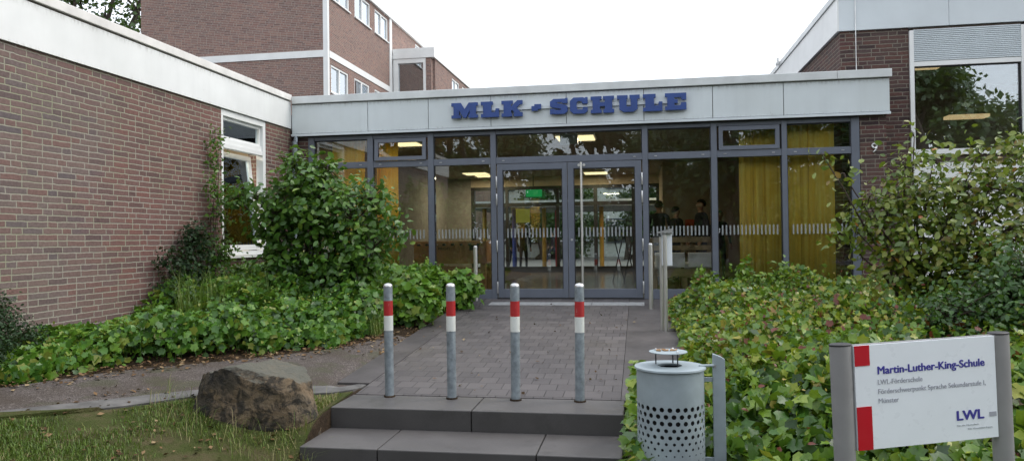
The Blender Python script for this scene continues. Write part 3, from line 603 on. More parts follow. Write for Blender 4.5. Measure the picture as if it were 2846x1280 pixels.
# ------------------------------------------------------------------ people
def person(lab, x, y, z, h, face=0., walk=0., arm=.1, top='cloth', legs='jeans', hair='hair'):
    s = h/1.75; r = thing('person', lab, 'person', (x, y, z), face)
    pts = {}; E_ = []; R_ = []
    def a(n, p, rad, par=None):
        pts[n] = len(R_); R_.append((Vector(p)*s, rad*s))
        if par: E_.append((pts[par], pts[n]))
    a('pel', (0,0,.95), .13); a('waist', (0,0,1.08), .12, 'pel'); a('chest', (0,.01,1.30), .155, 'waist'); a('sh', (0,0,1.43), .10, 'chest'); a('neck', (0,-.005,1.50), .055, 'sh')
    a('jaw', (0,-.02,1.575), .065, 'neck'); a('head', (0,-.012,1.645), .09, 'jaw'); a('crown', (0,0,1.70), .07, 'head'); a('nose', (0,-.115,1.625), .018, 'head')
    for e, sg in (('l', 1), ('r', -1)):
        w = walk*sg
        a('ear'+e, (sg*.098,.0,1.635), .018, 'head')
        a('hip'+e, (sg*.09,0,.90), .095, 'pel'); a('knee'+e, (sg*.10,-w*.22-.01,.50), .062, 'hip'+e); a('ank'+e, (sg*.10,-w*.30+(.10 if w < 0 else 0),.09), .042, 'knee'+e)
        a('toe'+e, (sg*.11,-w*.30-.16+(.10 if w < 0 else 0),.035), .035, 'ank'+e)
        a('shd'+e, (sg*.18,0,1.42), .06, 'sh'); a('elb'+e, (sg*(.22+arm*.3),w*.08+.02,1.13), .045, 'shd'+e); a('wri'+e, (sg*(.22+arm*.1),-.12-w*-.10,.92), .032, 'elb'+e)
        a('palm'+e, (sg*(.22+arm*.1),-.15+w*.10,.86), .035, 'wri'+e)
        for k_ in range(4): a('f%d%s' % (k_, e), (sg*(.20+arm*.1+.016*k_-.01),-.18+w*.10+.004*k_,.775+.008*abs(k_-1.5)), .009, 'palm'+e)
        a('th'+e, (sg*(.18+arm*.1),-.20+w*.10,.82), .010, 'palm'+e)
    me = bpy.data.meshes.new('body'); me.from_pydata([tuple(v) for v, _ in R_], E_, []); ob = bpy.data.objects.new('b', me); C.objects.link(ob)
    sk = ob.modifiers.new('skin', 'SKIN'); sl = me.skin_vertices[0].data
    for i, (_, rad) in enumerate(R_): sl[i].radius = (rad, rad*.85)
    sl[0].use_root = True; ss = ob.modifiers.new('ss', 'SUBSURF'); ss.levels = 2; ss.render_levels = 2
    bpy.context.view_layer.update(); dg = bpy.context.evaluated_depsgraph_get(); m2 = bpy.data.meshes.new_from_object(ob.evaluated_get(dg)); bpy.data.objects.remove(ob)
    m2.name = 'body'; m2.materials.clear()
    for k_ in ('skin', top, legs, 'darkp'): m2.materials.append(M[k_])
    for p in m2.polygons:
        c = p.center/s; p.use_smooth = True
        p.material_index = 0 if c.z > 1.48 or (.7 < c.z < .93 and abs(c.x) > .165) else (1 if c.z > .93 else (2 if c.z > .10 else 3))
    b = bpy.data.objects.new('body', m2); C.objects.link(b); b.parent = r
    mb = MB(); n = 16; mb.v.append((0, 0, 1.762*s))
    for j in range(1, 6):
        for i in range(n):
            an = 2*PI*i/n; tm = 1.55-.62*math.sin(an-PI)*-1 if False else 1.50+.60*math.sin(an); t_ = tm*j/5; rr = .103*math.sin(t_)
            mb.v.append((rr*math.cos(an)*s*.92, (.008+rr*math.sin(an)*1.08)*s, (1.655+.107*math.cos(t_))*s))
    for i in range(n): mb.f.append((0, 1+i, 1+(i+1) % n))
    for j in range(4):
        for i in range(n): mb.f.append((1+j*n+i, 1+(j+1)*n+i, 1+(j+1)*n+(i+1) % n, 1+j*n+(i+1) % n))
    part('hair', mb, M[hair], r, sm=True, local=True)
    return r
def pp(x, Y): return pY(x, 700, Y)[0]
person('person with hair tied up in dark jacket, leftmost indoors right of the doors', pp(1833,16.2), 16.2, .69, 1.72, 2.9, 0)
person('shorter person in dark top indoors, second from the left', pp(1880,15.9), 15.9, .69, 1.58, 2.2, 0)
person('person in dark shirt seen in profile indoors beside the red notice', pp(1950,15.6), 15.6, .69, 1.70, -1.2, 0, .25)
person('short person in dark clothes behind the mullion, rightmost indoors', pp(2000,16.4), 16.4, .69, 1.50, .4, 0, .2)
person('person in dark clothes walking across the courtyard beyond the left door leaf', pp(1536,36), 36, .46, 1.5, -1.5, 1.1)
person('person in blue trousers standing in the courtyard, far left of the left door leaf', pp(1424,25), 25, .46, 1.7, 1, .2)
person('person in dark coat standing in the courtyard behind the left door leaf', pp(1455,25.4), 25.4, .46, 1.65, .4, .1, .2, 'cloth', 'cloth')
# ------------------------------------------------------------------ courtyard behind
M['cyl'] = simple('ochre paint', (.55,.30,.04), .5); M['cbl'] = simple('blue post paint', (.03,.07,.35), .5); M['crd'] = simple('red post paint', (.5,.02,.03), .5)
M['pave2'] = simple('courtyard paving', (.20,.19,.18), .8); M['facw'] = simple('pale render', (.78,.80,.78), .8)
tag(part('courtyard_paving', MB().box(-12, 8, 21.25, 60, .3, .472), M['pave2']), kind='structure')
cp = thing('canopy', 'dark covered walkway roof in the courtyard behind the doors', 'canopy', (-2,28,.46))
P1('roof', M['darkp'], cp, (-5.5, 1., 23., 28.5, 2.62, 2.75)); P1('fascia', M['facw'], cp, (-5.5, 1., 22.94, 22.998, 2.62, 2.82))
for x, mt, lb in ((pp(1430,24),'cbl','blue round canopy post in the courtyard'),(pp(1513,24),'cyl','ochre canopy post in the middle of the left door leaf'),(pp(1549,26),'crd','red canopy post at the right side of the left door leaf'),(pp(1348,24),'cyl','ochre canopy post seen left of the doors'),(pp(1677,25),'cyl','ochre canopy post seen in the right door leaf')):
    y = 24 if mt != 'crd' else 26
    p_ = thing('canopy_post', lb, 'post', (x, y, .46), group='coloured posts of the courtyard canopy'); part('post', MB().ring([(.07,.46),(.07,2.62)], x, y, 14), M[mt], p_, sm=True); part('base_plate', MB().ring([(.11,.47),(.11,.49)], x, y, 14), M['galv'], p_)
ob_ = thing('school_block', 'pale two storey block beyond the courtyard, seen through the hall', 'building', (-3,46,.4))
P1('wall', M['facw'], ob_, (-16, 10, 46, 47, .4, 7.2)); P1('roof', M['plinth'], ob_, (-16.2, 10.2, 45.8, 54, 7.2, 7.4))
for i in range(10):
    for z in (1.3, 4.6):
        w_ = P1('window', M['frame'], ob_, (-14+i*2.4, -12.4+i*2.4, 45.93, 45.995, z, z+1.5)); P1('pane', M['glassR'], w_, (-13.9+i*2.4, -12.5+i*2.4, 45.9, 45.925, z+.1, z+1.4))
# bicycle-like rack: two folding trestles behind right leaf
tr_ = thing('folding_trestle', 'black cross legged folding stand behind the right door leaf', 'trestle', (.0, 16.5, .69))
for x in (pp(1718,16.5), pp(1748,16.5)): part('cross_leg', MB().tube([(x-.12,16.5,.69),(x+.13,16.6,1.78)], .014, 6).tube([(x+.13,16.5,.69),(x-.12,16.6,1.78)], .014, 6), M['darkp'], tr_)
part('top_rail', MB().tube([(pp(1700,16.5),16.55,1.79),(pp(1768,16.5),16.55,1.79)], .02, 6), M['darkp'], tr_)
# ------------------------------------------------------------------ roof sign
rs = thing('roof_sign', 'big blue slab serif letters reading MLK - SCHULE on the pale fascia', 'sign', (-1.6, FZ, 3.6))
LET = {
'M': [(0,0),(.36,0),(.36,.2),(.29,.2),(.29,.52),(.45,.02),(.56,.02),(.69,.48),(.69,.2),(.65,.2),(.65,0),(1,0),(1,.2),(.93,.2),(.93,.78),(1,.78),(1,1),(.66,1),(.5,.58),(.36,1),(0,1),(0,.78),(.08,.78),(.08,.2),(0,.2)],
'L': [(0,0),(1,0),(1,.55),(.82,.55),(.78,.32),(.58,.32),(.58,.78),(.66,.78),(.66,1),(0,1),(0,.78),(.12,.78),(.12,.22),(0,.22)],
'K': [(0,0),(.5,0),(.5,.22),(.46,.22),(.46,.36),(.52,.4),(.62,.22),(.58,.22),(.58,0),(1,0),(1,.26),(.9,.26),(.72,.56),(.88,.74),(1,.76),(1,1),(.76,1),(.62,.84),(.46,.62),(.46,.78),(.54,.78),(.54,1),(0,1),(0,.78),(.1,.78),(.1,.22),(0,.22)],
'-': [(0,.1),(.65,.1),(.65,.3),(1,.3),(1,1),(.3,1),(.3,.75),(0,.75)],
'S': [(0,0),(.1,0),(.16,.04),(.24,0),(.8,0),(1,.15),(1,.48),(.85,.58),(.4,.68),(.42,.74),(.68,.74),(.70,.66),(1,.66),(1,1),(.9,1),(.84,.96),(.2,.96),(0,.8),(0,.5),(.15,.42),(.62,.33),(.6,.26),(.3,.26),(.28,.34),(0,.34)],
'C': [(.2,0),(.82,0),(1,.14),(1,.4),(.74,.4),(.7,.26),(.44,.26),(.38,.36),(.38,.66),(.44,.76),(.66,.76),(.7,.6),(1,.6),(1,1),(.88,1),(.82,.95),(.74,1),(.2,1),(0,.8),(0,.2)],
'H': [(0,0),(.47,0),(.47,.2),(.4,.2),(.4,.4),(.6,.4),(.6,.2),(.53,.2),(.53,0),(1,0),(1,.22),(.92,.22),(.92,.78),(1,.78),(1,1),(.53,1),(.53,.8),(.6,.8),(.6,.64),(.4,.64),(.4,.8),(.47,.8),(.47,1),(0,1),(0,.78),(.08,.78),(.08,.22),(0,.22)],
'U': [(.3,0),(.7,0),(.9,.15),(.9,.76),(1,.76),(1,1),(.55,1),(.55,.78),(.6,.78),(.6,.32),(.42,.32),(.42,.78),(.47,.78),(.47,1),(0,1),(0,.76),(.1,.76),(.1,.15)],
'E': [(0,0),(1,0),(1,.44),(.76,.44),(.72,.27),(.44,.27),(.44,.4),(.6,.4),(.6,.62),(.44,.62),(.44,.74),(.74,.74),(.78,.58),(1,.58),(1,1),(0,1),(0,.78),(.1,.78),(.1,.22),(0,.22)]}
for ch, x0, x1, yt, yb in (('M',55,335,180,330),('L',365,558,165,323),('K',582,806,155,315),('-',898,1000,191,264),('S',1092,1280,130,290),('C',1302,1492,122,285),('H',1520,1770,110,276),('U',1798,2040,98,266),('L',2070,2278,86,258),('E',2303,2530,76,245)):
    a = pY(1240+x0/3.788, 240+yt/3.788, FZ-.06); b = pY(1240+x1/3.788, 240+yb/3.788, FZ-.06)
    part('letter', MB().prism(LET[ch], lambda u, v, d, a=a, b=b: (a[0]+(b[0]-a[0])*u, FZ-.075+d, b[2]+(a[2]-b[2])*v), 0, .045), M['blue'], rs, bevel=.003)
a = pY(1258, 300, FZ-.03); b = pY(1905, 287, FZ-.03)
P1('rail', M['fasciac'], rs, (a[0]+.15, b[0]-.1, FZ-.029, FZ-.002, (a[2]+b[2])/2-.03, (a[2]+b[2])/2+.025))
# ------------------------------------------------------------------ right building
YR = 12.3
rb = thing('brick_wing', 'taller dark brick wing on the right with shuttered window', 'building', (5, YR, .6))
XR = 3.11
P1('wall', M['brickR'], rb, (XR, 4.10, YR, YR+.3, .3, 4.785), (XR, XR+.3, YR+.3, 32, .3, 4.785), (5.72, 12, YR, YR+.3, .3, 4.785))
P1('fascia_panel', M['fasciac'], rb, (XR-.02, 4.66, YR-.035, YR+.3, 4.79, 5.30), (4.666, 12, YR-.035, YR+.3, 4.79, 5.30))
P1('side_fascia', M['white'], rb, (XR-.045, XR+.3, YR-.034, 32, 4.79, 5.30)) if False else P1('side_fascia', M['white'], rb, (XR-.045, XR+.3, YR+.301, 32, 4.79, 5.30), (XR-.045, XR-.021, YR-.035, YR+.3, 4.79, 5.30))
P1('coping', M['coping'], rb, (XR-.07, 12, YR-.06, YR+.32, 5.305, 5.40), (XR-.07, XR+.32, YR+.321, 32, 5.305, 5.40)); P1('roof', M['plinth'], rb, (XR+.33, 12, YR+.33, 32, 5.1, 5.25))
# window bay
rw = P1('window', M['white'], rb, (4.105, 4.165, YR-.03, YR+.1, .8, 4.74), (5.655, 5.715, YR-.03, YR+.1, .8, 4.74), (4.165, 5.655, YR-.02, YR+.1, 4.19, 4.26), (4.165, 5.655, YR-.04, YR+.1, 2.83, 2.92), bevel=.004)
P1('pane', M['glassR'], rw, (4.165, 5.655, YR+.03, YR+.04, 2.92, 4.19)); P1('gasket', M['gasket'], rw, (4.165,4.18,YR-.0,YR+.05,2.92,4.19),(5.64,5.655,YR,YR+.05,2.92,4.19),(4.18,5.64,YR,YR+.05,4.175,4.19))
P1('infill_panel', M['white'], rw, (4.165, 5.655, YR, YR+.06, 1.9, 2.72), (4.165, 5.655, YR, YR+.06, .8, 1.88)); P1('gasket', M['joint'], rw, (4.165,5.655,YR+.02,YR+.09,2.72,2.83),(4.165,5.655,YR+.02,YR+.09,1.88,1.9))
V = []; F = []; n = 17
for i in range(n):
    z = 4.265+i*(.49/n)
    for x in (4.165, 5.655): V += [(x, YR-.005, z), (x, YR-.022, z+.008), (x, YR-.022, z+.02), (x, YR-.005, z+.0285)]
    o_ = i*8; F += [(o_,o_+4,o_+5,o_+1),(o_+1,o_+5,o_+6,o_+2),(o_+2,o_+6,o_+7,o_+3)]
part('roller_shutter', MB().add(V, F), M['fasciac'], rw); P1('gasket', M['joint'], rw, (4.165,5.655,YR+.002,YR+.05,4.262,4.78))
P1('room_wall', M['wallin'], rb, (3.5, 9, 17, 17.1, 2.2, 4.7), (3.42, 3.5, YR+.31, 17, 2.2, 4.7)); P1('room_ceiling', M['ceil'], rb, (3.5, 9, YR+.31, 17, 4.7, 4.75)); P1('room_floor', M['floorin'], rb, (3.5, 9, YR+.31, 17, 2.1, 2.2))
for x, y, z_, lb in ((4.85,14.,4.55,'round warm lamp high in the right wing window'),(5.25,13.2,3.55,'long warm lamp low in the right wing window')):
    r = thing('pendant_lamp', lb, 'lamp', (x, y, z_)); P1('diffuser', M['lamp2'], r, (x-.3, x+.3, y-.12, y+.12, z_-.05, z_)); P1('cord', M['darkp'], r, (x-.005, x+.005, y-.005, y+.005, z_, 4.7))
# house number
q = pY(2422, 425, D-.01); hn = text_obj('house_number', '9', .085, .155, M['alu'], None, lambda u, v, d: (q[0]+u, D-.004-d, q[2]-.0+v), .01, .012); tag(hn, 'metal house number 9 on the dark brick pier', 'house number')
# thin lightning cable
mb = MB(); lx = pY(2378, 100, YR-.05)[0]; mb.tube([(lx, YR-.05, 5.4), (lx, YR-.05, 4.7), (lx+.01, YR-.02, 4.05)], .007, 6); o = part('lightning_cable', mb, M['alu']); tag(o, 'thin lightning cable down the right wing above the entrance roof', 'cable')
o = thing('roof_lamp', 'small fitting on the roof edge of the right wing', 'fitting', tuple(pX(2170,180,XR-.05))); l_ = o.location; P1('bracket', M['alu'], o, (l_[0]-.1,l_[0],l_[1],l_[1]+.08,l_[2],l_[2]+.05)); part('stub', MB().ring([(.03,l_[2]+.05),(.03,l_[2]+.16)], l_[0]-.05, l_[1]+.04, 8), M['alu'], o)
# ------------------------------------------------------------------ tall block
YB = 25.; XB = -10.775; XL = -18.08; YE = 49.6
tb = thing('tall_school_block', 'three storey brick block with white bands rising behind the left wing', 'building', (-14, YB, .4))
P1('wall', M['brickT'], tb, (XL, XB-.16, YB, YB+.3, 0, 8.16), (XL, XB-.16, YB, YB+.3, 8.40, 11.44), (XL, XL+.3, YB+.3, YE, 0, 11.44))
P1('corner_strip', M['white'], tb, (XB-.16, XB+.01, YB-.03, YB+.12, 0, 11.44)); P1('floor_band', M['white'], tb, (XL, XB-.16, YB-.03, YB+.3, 8.16, 8.40))
sb = [(YB+.12, 31.55)]
wins = [(25.25,26.9,6.95,7.95),(27.5,29.15,6.95,7.95),(29.75,31.4,6.95,7.95),(25.25,27.05,10.33,11.33),(27.6,29.3,10.33,11.33),(29.85,31.5,10.33,11.33)]
def wallX(nm, mat, par, X0, X1, ya, yb, z0, z1, holes):
    mb = MB(); yc = ya
    for (h0, h1, hz0, hz1) in sorted(holes):
        mb.box(X0, X1, yc, h0, z0, z1); mb.box(X0, X1, h0, h1, z0, hz0); mb.box(X0, X1, h0, h1, hz1, z1); yc = h1
    mb.box(X0, X1, yc, yb, z0, z1); return part(nm, mb, mat, par)
wallX('wall', M['brickT'], tb, XB-.3, XB, YB+.12, 31.65, 4., 8.16, wins[:3]); wallX('wall', M['brickT'], tb, XB-.3, XB, YB+.12, 31.65, 8.40, 11.44, wins[3:])
P1('floor_band', M['white'], tb, (XB-.3, XB+.03, YB+.12, 31.65, 8.16, 8.40)); P1('corner_strip', M['white'], tb, (XB-.3, XB+.04, 31.65, 31.95, 4, 11.44))
w2 = [(35.6+i*2.2, 37.3+i*2.2, 10.33, 11.33) for i in range(6)]; wallX('wall', M['brickT'], tb, XB-.3, XB, 31.95, YE, 4., 11.44, w2)
P1('cornice', M['white'], tb, (XL-.1, XB+.10, YB-.1, YE+.1, 11.44, 11.94))
P1('dark_core', M['plinth'], tb, (XL+.31, XB-2.5, YB+.4, YE, 4, 11.4))
def whitewin(par, X, a, b, z0, z1):
    w = P1('window', M['white'], par, (X-.12,X-.02,a,b,z0,z0+.07),(X-.12,X-.02,a,b,z1-.07,z1),(X-.12,X-.02,a,a+.08,z0+.07,z1-.07),(X-.12,X-.02,b-.08,b,z0+.07,z1-.07),(X-.12,X-.02,(a+b)/2-.05,(a+b)/2+.05,z0+.07,z1-.07))
    P1('sill', M['white'], w, (X-.1,X+.06,a-.04,b+.04,z0-.05,z0-.003)); P1('pane', M['glassR'], w, (X-.08,X-.07,a+.08,b-.08,z0+.07,z1-.07)); P1('blind', M['white'], w, (X-.2,X-.18,a+.05,(a+b)/2,z0,z1))
for w in wins+w2: whitewin(tb, XB, *w)
# stair block in front of it
YC = 32.04; XC = -8.88
st = thing('stair_block', 'two storey brick stair block with tall window joined to the tall block', 'building', (-9.8, YC, .4))
P1('fascia', M['white'], st, (XB+.05, XC+.06, YC-.06, 52, 9.70, 10.14)); P1('wall', M['brickT'], st, (-9.22, XC-.1, YC, YC+.3, 0, 9.69))
wallX('wall', M['brickT'], st, XC-.3, XC, YC+.3, 52, 0, 9.69, [(35.4+i*2.1, 36.9+i*2.1, 8.3, 9.5) for i in range(6)])
for i in range(6): whitewin(st, XC, 35.4+i*2.1, 36.9+i*2.1, 8.3, 9.5)
w = P1('stair_window', M['white'], st, (XB+.05,-10.5,YC-.02,YC+.2,0,9.69),(-9.34,-9.225,YC-.02,YC+.2,0,9.69),(-10.5,-9.34,YC-.02,YC+.2,9.5,9.69)); P1('pane', M['glassR'], w, (-10.5,-9.34,YC+.1,YC+.12,0,9.5)); P1('back_wall', M['wallin'], st, (XB+.05, XC-.3, 36, 36.2, 0, 9.69))
# ------------------------------------------------------------------ bollards
bp = [((1078.2,1083),786), ((1252,1256),786), ((1428,1433.5),786), ((1609,1612),786)]
def bollard_parts(r, h):
    part('tube', MB().ring([(.038,0),(.038,.51)], 0, 0, 28, cap=False), M['galv'], r, sm=True, local=True)
    part('white_band', MB().ring([(.0388,.51),(.0388,.625)], 0, 0, 28, cap=False), M['band'], r, sm=True, local=True)
    part('red_band', MB().ring([(.0388,.625),(.0388,.74)], 0, 0, 28, cap=False), M['red'], r, sm=True, local=True)
    part('tube_top', MB().ring([(.038,.74),(.038,.85)], 0, 0, 28, cap=False), M['galv'], r, sm=True, local=True)
    part('cap', MB().ring([(.039,.848),(.039,.855),(.034,.866),(.02,.873),(.004,.876)], 0, 0, 28), M['alu'], r, sm=True, local=True)
    part('ground_collar', MB().ring([(.052,-.03),(.048,.004),(.04,.007)], 0, 0, 20, cap=False), M['soil'], r, sm=True, local=True)
labs = ['leftmost red and white banded bollard above the steps','second bollard from the left, with a scratch on its red band','third bollard from the left, a small dark hole in its top','rightmost red and white banded bollard, before the door handle']
b0 = None
for i, ((xt, xb_), yt) in enumerate(bp):
    base = pZ(xb_, (1099,1104.5,1109,1113)[i], .335); top = pY(xt, yt, base[1]); hh = top[2]-.335
    if b0 is None: b0 = thing('bollard', labs[0], 'bollard', (base[0], base[1], .335), group='red and white bollards'); bollard_parts(b0, hh); r = b0
    else: r = dup(b0, (base[0], base[1], .335), labs[i])
    r.scale = (1, 1, hh/.876); r.rotation_euler = ((.006,-.004,.008,-.005)[i], (-.003,.005,.002,-.006)[i], i*1.3)
# fix band heights: measured
# stainless posts
for (x, yt, yb_, Yp, lab) in ((1323,682,826,11.15,'slim stainless post left of the doors behind the plants'), (1810,675,853,10.86,'slim stainless post right of the doors beside the bed')):
    b = pY(x, yb_, Yp); tp = pY(x-1, yt, Yp); r = thing('steel_post', lab, 'post', (b[0], Yp, b[2]), group='slim stainless posts by the doors'); rr = .030
    part('tube', MB().ring([(rr,b[2]-.05),(rr,tp[2]-.02)], b[0], Yp, 20), M['steel'], r, sm=True)
    part('cap', MB().ring([(rr*1.02,tp[2]-.03),(rr*1.02,tp[2]-.015),(rr*.7,tp[2]-.003),(.003,tp[2])], b[0], Yp, 20), M['alu'], r, sm=True)
# door button pedestal
Yp = 9.2; a = pY(1839, 648, Yp); b = pY(1866, 738, Yp); c0 = pY(1850, 930, Yp)
ip = thing('door_button_pedestal', 'steel pedestal with white box under a slanted hood beside the bed', 'pedestal', (c0[0], Yp, .55))
cx = c0[0]-.0
part('pole', MB().ring([(.024,.45),(.024,a[2]-.02)], cx+.005, Yp-.05, 16), M['steel'], ip, sm=True); part('pole', MB().ring([(.02,.45),(.02,a[2]-.04)], cx-.04, Yp+.02, 12), M['steel'], ip, sm=True)
P1('box', M['sign'], ip, (a[0], b[0]+.01, Yp-.02, Yp+.1, b[2], a[2]), bevel=.004)
h0 = pY(1828, 645, Yp); h1 = pY(1866, 634, Yp)
part('hood', MB().prism([(h0[0], a[2]+.005), (h1[0]+.008, a[2]+.005), (h1[0]+.008, h1[2]), (h0[0], a[2]+.018)], lambda u, v, d: (u, Yp-.08+d, v), 0, .22), M['alu'], ip)
# ------------------------------------------------------------------ litter bin
by = 4.80; bl = pY(1768, 1040, by); br_ = pY(1958, 1040, by); bcx = (bl[0]+br_[0])/2; R0 = (br_[0]-bl[0])/2-.003; rimz = pY(1862, 1030, by-R0)[2]
lb = thing('litter_bin', 'grey round litter bin with punched holes and ashtray lid by the steps', 'litter bin', (bcx, by, 0))
mb = MB(); nc = 27; rows = [.0145,.0145,.0145,.0125,.0125,.0095,.0085,.0055,.005,.005]; pit = .0415; z = rimz-.215
K = 16
def cyl(a, z): return (bcx+R0*math.cos(a), by+R0*math.sin(a), z)
mb.ring([(R0, z), (R0, rimz-.01)], bcx, by, 108, cap=False)
for j, hr in enumerate(rows):
    ph = (j % 2)*.5; cw = 2*PI/nc; hp = pit*(1 if j < 5 else .86)
    for i in range(nc):
        a0 = (i+ph)*cw; V = []; 
        for k_ in range(K):
            an = 2*PI*k_/K; u, v = math.cos(an), math.sin(an); m_ = max(abs(u), abs(v)); V.append(cyl(a0+u/m_*cw/2, z-hp/2+v/m_*hp/2))
        for k_ in range(K):
            an = 2*PI*k_/K; V.append(cyl(a0+math.cos(an)*hr/R0, z-hp/2+math.sin(an)*hr))
        mb.add(V, [(k_, (k_+1) % K, (k_+1) % K+K, k_+K) for k_ in range(K)])
    z -= hp
mb.ring([(R0, .0), (R0, z)], bcx, by, 108, cap=False)
bd = part('perforated_body', mb, M['galvb'], lb); bd.modifiers.new('s', 'SOLIDIFY').thickness = .003
part('liner', MB().ring([(R0-.03,.03),(R0-.03,rimz-.03)], bcx, by, 40), M['gasket'], lb)
part('band', MB().ring([(R0+.001,z-.02),(R0+.006,z-.018),(R0+.006,z-.008),(R0+.001,z-.006)], bcx, by, 64, cap=False), M['galvb'], lb, sm=True)
mb = MB(); n = 64
mb.ring([(.075,rimz-.012),(.075,rimz),(R0-.01,rimz),(R0+.012,rimz-.004),(R0+.014,rimz-.014),(R0+.002,rimz-.018)], bcx-.0, by, n, cap=False); part('rim_lid', mb, M['galvb'], lb)
mb = MB().ring([(.002,rimz+.083),(.118,rimz+.083),(.118,rimz+.087),(.002,rimz+.087)], bcx-.01, by, 48); part('ashtray_plate', mb, M['galvb'], lb)
for an in (2.6, 1.2, -.9): 
    x, y = bcx-.01+.088*math.cos(an), by+.088*math.sin(an); part('stay', MB().ring([(.004,rimz),(.004,rimz+.084)], x, y, 8), M['darkp'], lb); part('nut', MB().ring([(.008,rimz+.087),(.008,rimz+.094),(.004,rimz+.098)], x, y, 8), M['alu'], lb)
for i in range(9):
    a_ = random.uniform(0, 6.28); rr = random.uniform(.0, .07); x, y = bcx-.03+rr*math.cos(a_), by+rr*math.sin(a_); d_ = random.uniform(0, 3.1)
    tag(part('cigarette_butt', MB().tube([(x, y, rimz+.092), (x+.028*math.cos(d_), y+.028*math.sin(d_), rimz+.093)], .0045, 6), M['wood']), 'stub of a smoked cigarette lying on the ashtray plate of the bin', 'cigarette butt', 'cigarette butts on the bin')
pl = pY(1980, 985, by+.02); pr = pY(2014, 1000, by+.02); pt = pY(1980, 981, by+.02)[2]
pm = part('bin_post', MB().prism([(pl[0], -.0), (pr[0], -.0), (pr[0], pt-.035), (pr[0]-.025, pt-.018), (pl[0], pt)], lambda u, v, d: (u, by-.0+d, v), 0, .04), M['galvb'], lb, bevel=.002)
P1('bracket', M['galvb'], lb, (bcx+R0-.02, pl[0]-.001, by+.01, by+.03, rimz-.10, rimz-.075), (bcx+R0-.02, pl[0]-.001, by+.01, by+.03, z-.0, z+.03))
part('hasp', MB().tube([(bcx+R0-.03, by-.02, rimz+.002), (pl[0]+.004, by-.004, rimz+.004)], .009, 8), M['galvb'], lb)
part('screw', MB().tube([(pl[0]+.012, by+.002, pt-.075), (pl[0]+.012, by-.006, pt-.075)], .008, 8), M['alu'], lb)
# ------------------------------------------------------------------ sign board
SW, SH = .805, .524
sg = thing('sign_board', 'white school sign with red blocks between two taupe posts', 'sign', (0,0,0))
A = pY(2372.8, 960.7, 4.0); yw = math.radians(19.5)
sg.location = Vector(A); sg.rotation_euler = (0, -.030, yw)
P1('panel', M['sign'], None, (0, 0, 0, 0, 0, 0)) if False else None
def loc_part(nm, mat, *b, bevel=0.):
    mb = MB()
    for q in b: mb.box(*q)
    return part(nm, mb, mat, sg, bevel, local=True)
pn = loc_part('panel', M['sign'], (0, SW, 0, .012, -SH, 0)); loc_part('top_edge', M['post'], (-.01, SW+.01, .0125, .03, -SH, .004))
loc_part('red_block', M['signred'], (0, .083, -.003, -.0005, -.195*SH, 0)); loc_part('red_block', M['signred'], (0, .083, -.003, -.0005, -SH, -.586*SH))
pf = lambda u0, v0: (lambda u, v, d: (u0*SW+u, -.0006-d, -v0*SH+v))
text_obj('title_lettering', 'Martin-Luther-King-Schule', .765*SW, .040, M['signblue'], sg, pf(.155, .285), 0., .0015, True, .028)
text_obj('lettering', 'LWL-Förderschule', .312*SW, .026, M['signgrey'], sg, pf(.155, .385), .0, .0015, True)
text_obj('lettering', 'Förderschwerpunkt Sprache Sekundarstufe I,', .765*SW, .026, M['signgrey'], sg, pf(.155, .475), .0, .0015, True)
text_obj('lettering', 'Münster', .14*SW, .026, M['signgrey'], sg, pf(.155, .565), .0, .0015, True)
text_obj('logo_lettering', 'LWL', .20*SW, .050, M['signblue'], sg, pf(.70, .80), 0., .0015, True, .035)
text_obj('lettering', 'Für die Menschen.', .16*SW, .010, M['signpale'], sg, pf(.70, .86), .0, .0015, True)
text_obj('lettering', 'Für Westfalen-Lippe.', .18*SW, .010, M['signpale'], sg, pf(.78, .90), .0, .0015, True)
loc_part('logo_block', M['signgrey'], (.94*SW, .99*SW, -.002, -.0005, -.79*SH, -.745*SH))
for x, mtx in ((-.056, 0), (SW+.052, 1)):
    part('post', MB().ring([(.055,-1.3),(.055,.002)], x, .03, 32, sy=.75), M['post'], sg, sm=True, local=True); part('post_cap', MB().ring([(.057,.002),(.057,.009),(.05,.012)], x, .03, 32, sy=.75), M['darkp'], sg, local=True)
# ------------------------------------------------------------------ rock
r0 = gpx(700, 1205); rk = bmesh.new(); bmesh.ops.create_icosphere(rk, subdivisions=6, radius=1.)
pls = [((.24,.02,1),.42),((.6,.0,.85),.52),((-.2,-1,.12),.33),((.25,-1,-.05),.36),((-1,-.3,.22),.46),((-.8,.6,.1),.5),((1,-.1,.25),.56),((.9,.5,.1),.5),((0,1,.1),.42),((.75,-.75,.1),.50),((-.7,-.7,.35),.44),((.1,-.75,.7),.47),((-.30,.1,1),.42),((0,0,-1),.3),((.62,-.9,.5),.5)]
pls = [(Vector(n).normalized(), d*1.02) for n, d in pls]
from mathutils import noise as mn
for v in rk.verts:
    d = v.co.normalized(); r = min((q/max(1e-3, d.dot(n)) for n, q in pls if d.dot(n) > 0), default=.5); p_ = d*r
    p_ = p_+d*(.022*mn.fractal(p_*2.2, .8, 2., 5)+.006*mn.fractal(p_*11, .7, 2., 4)-.02*abs(mn.noise(p_*3.6))); v.co = Vector((p_.x*.95, p_.y*.78, p_.z*.80))
me = bpy.data.meshes.new('boulder'); rk.to_mesh(me); rk.free(); o = link('boulder', me, M['rock'], None, sm=False)
o.location = (r0[0]-.15, r0[1]+.28, r0[2]+.13); tag(o, 'big angular grey brown boulder on the lawn beside the steps', 'boulder')
ROCK = o.location.copy()
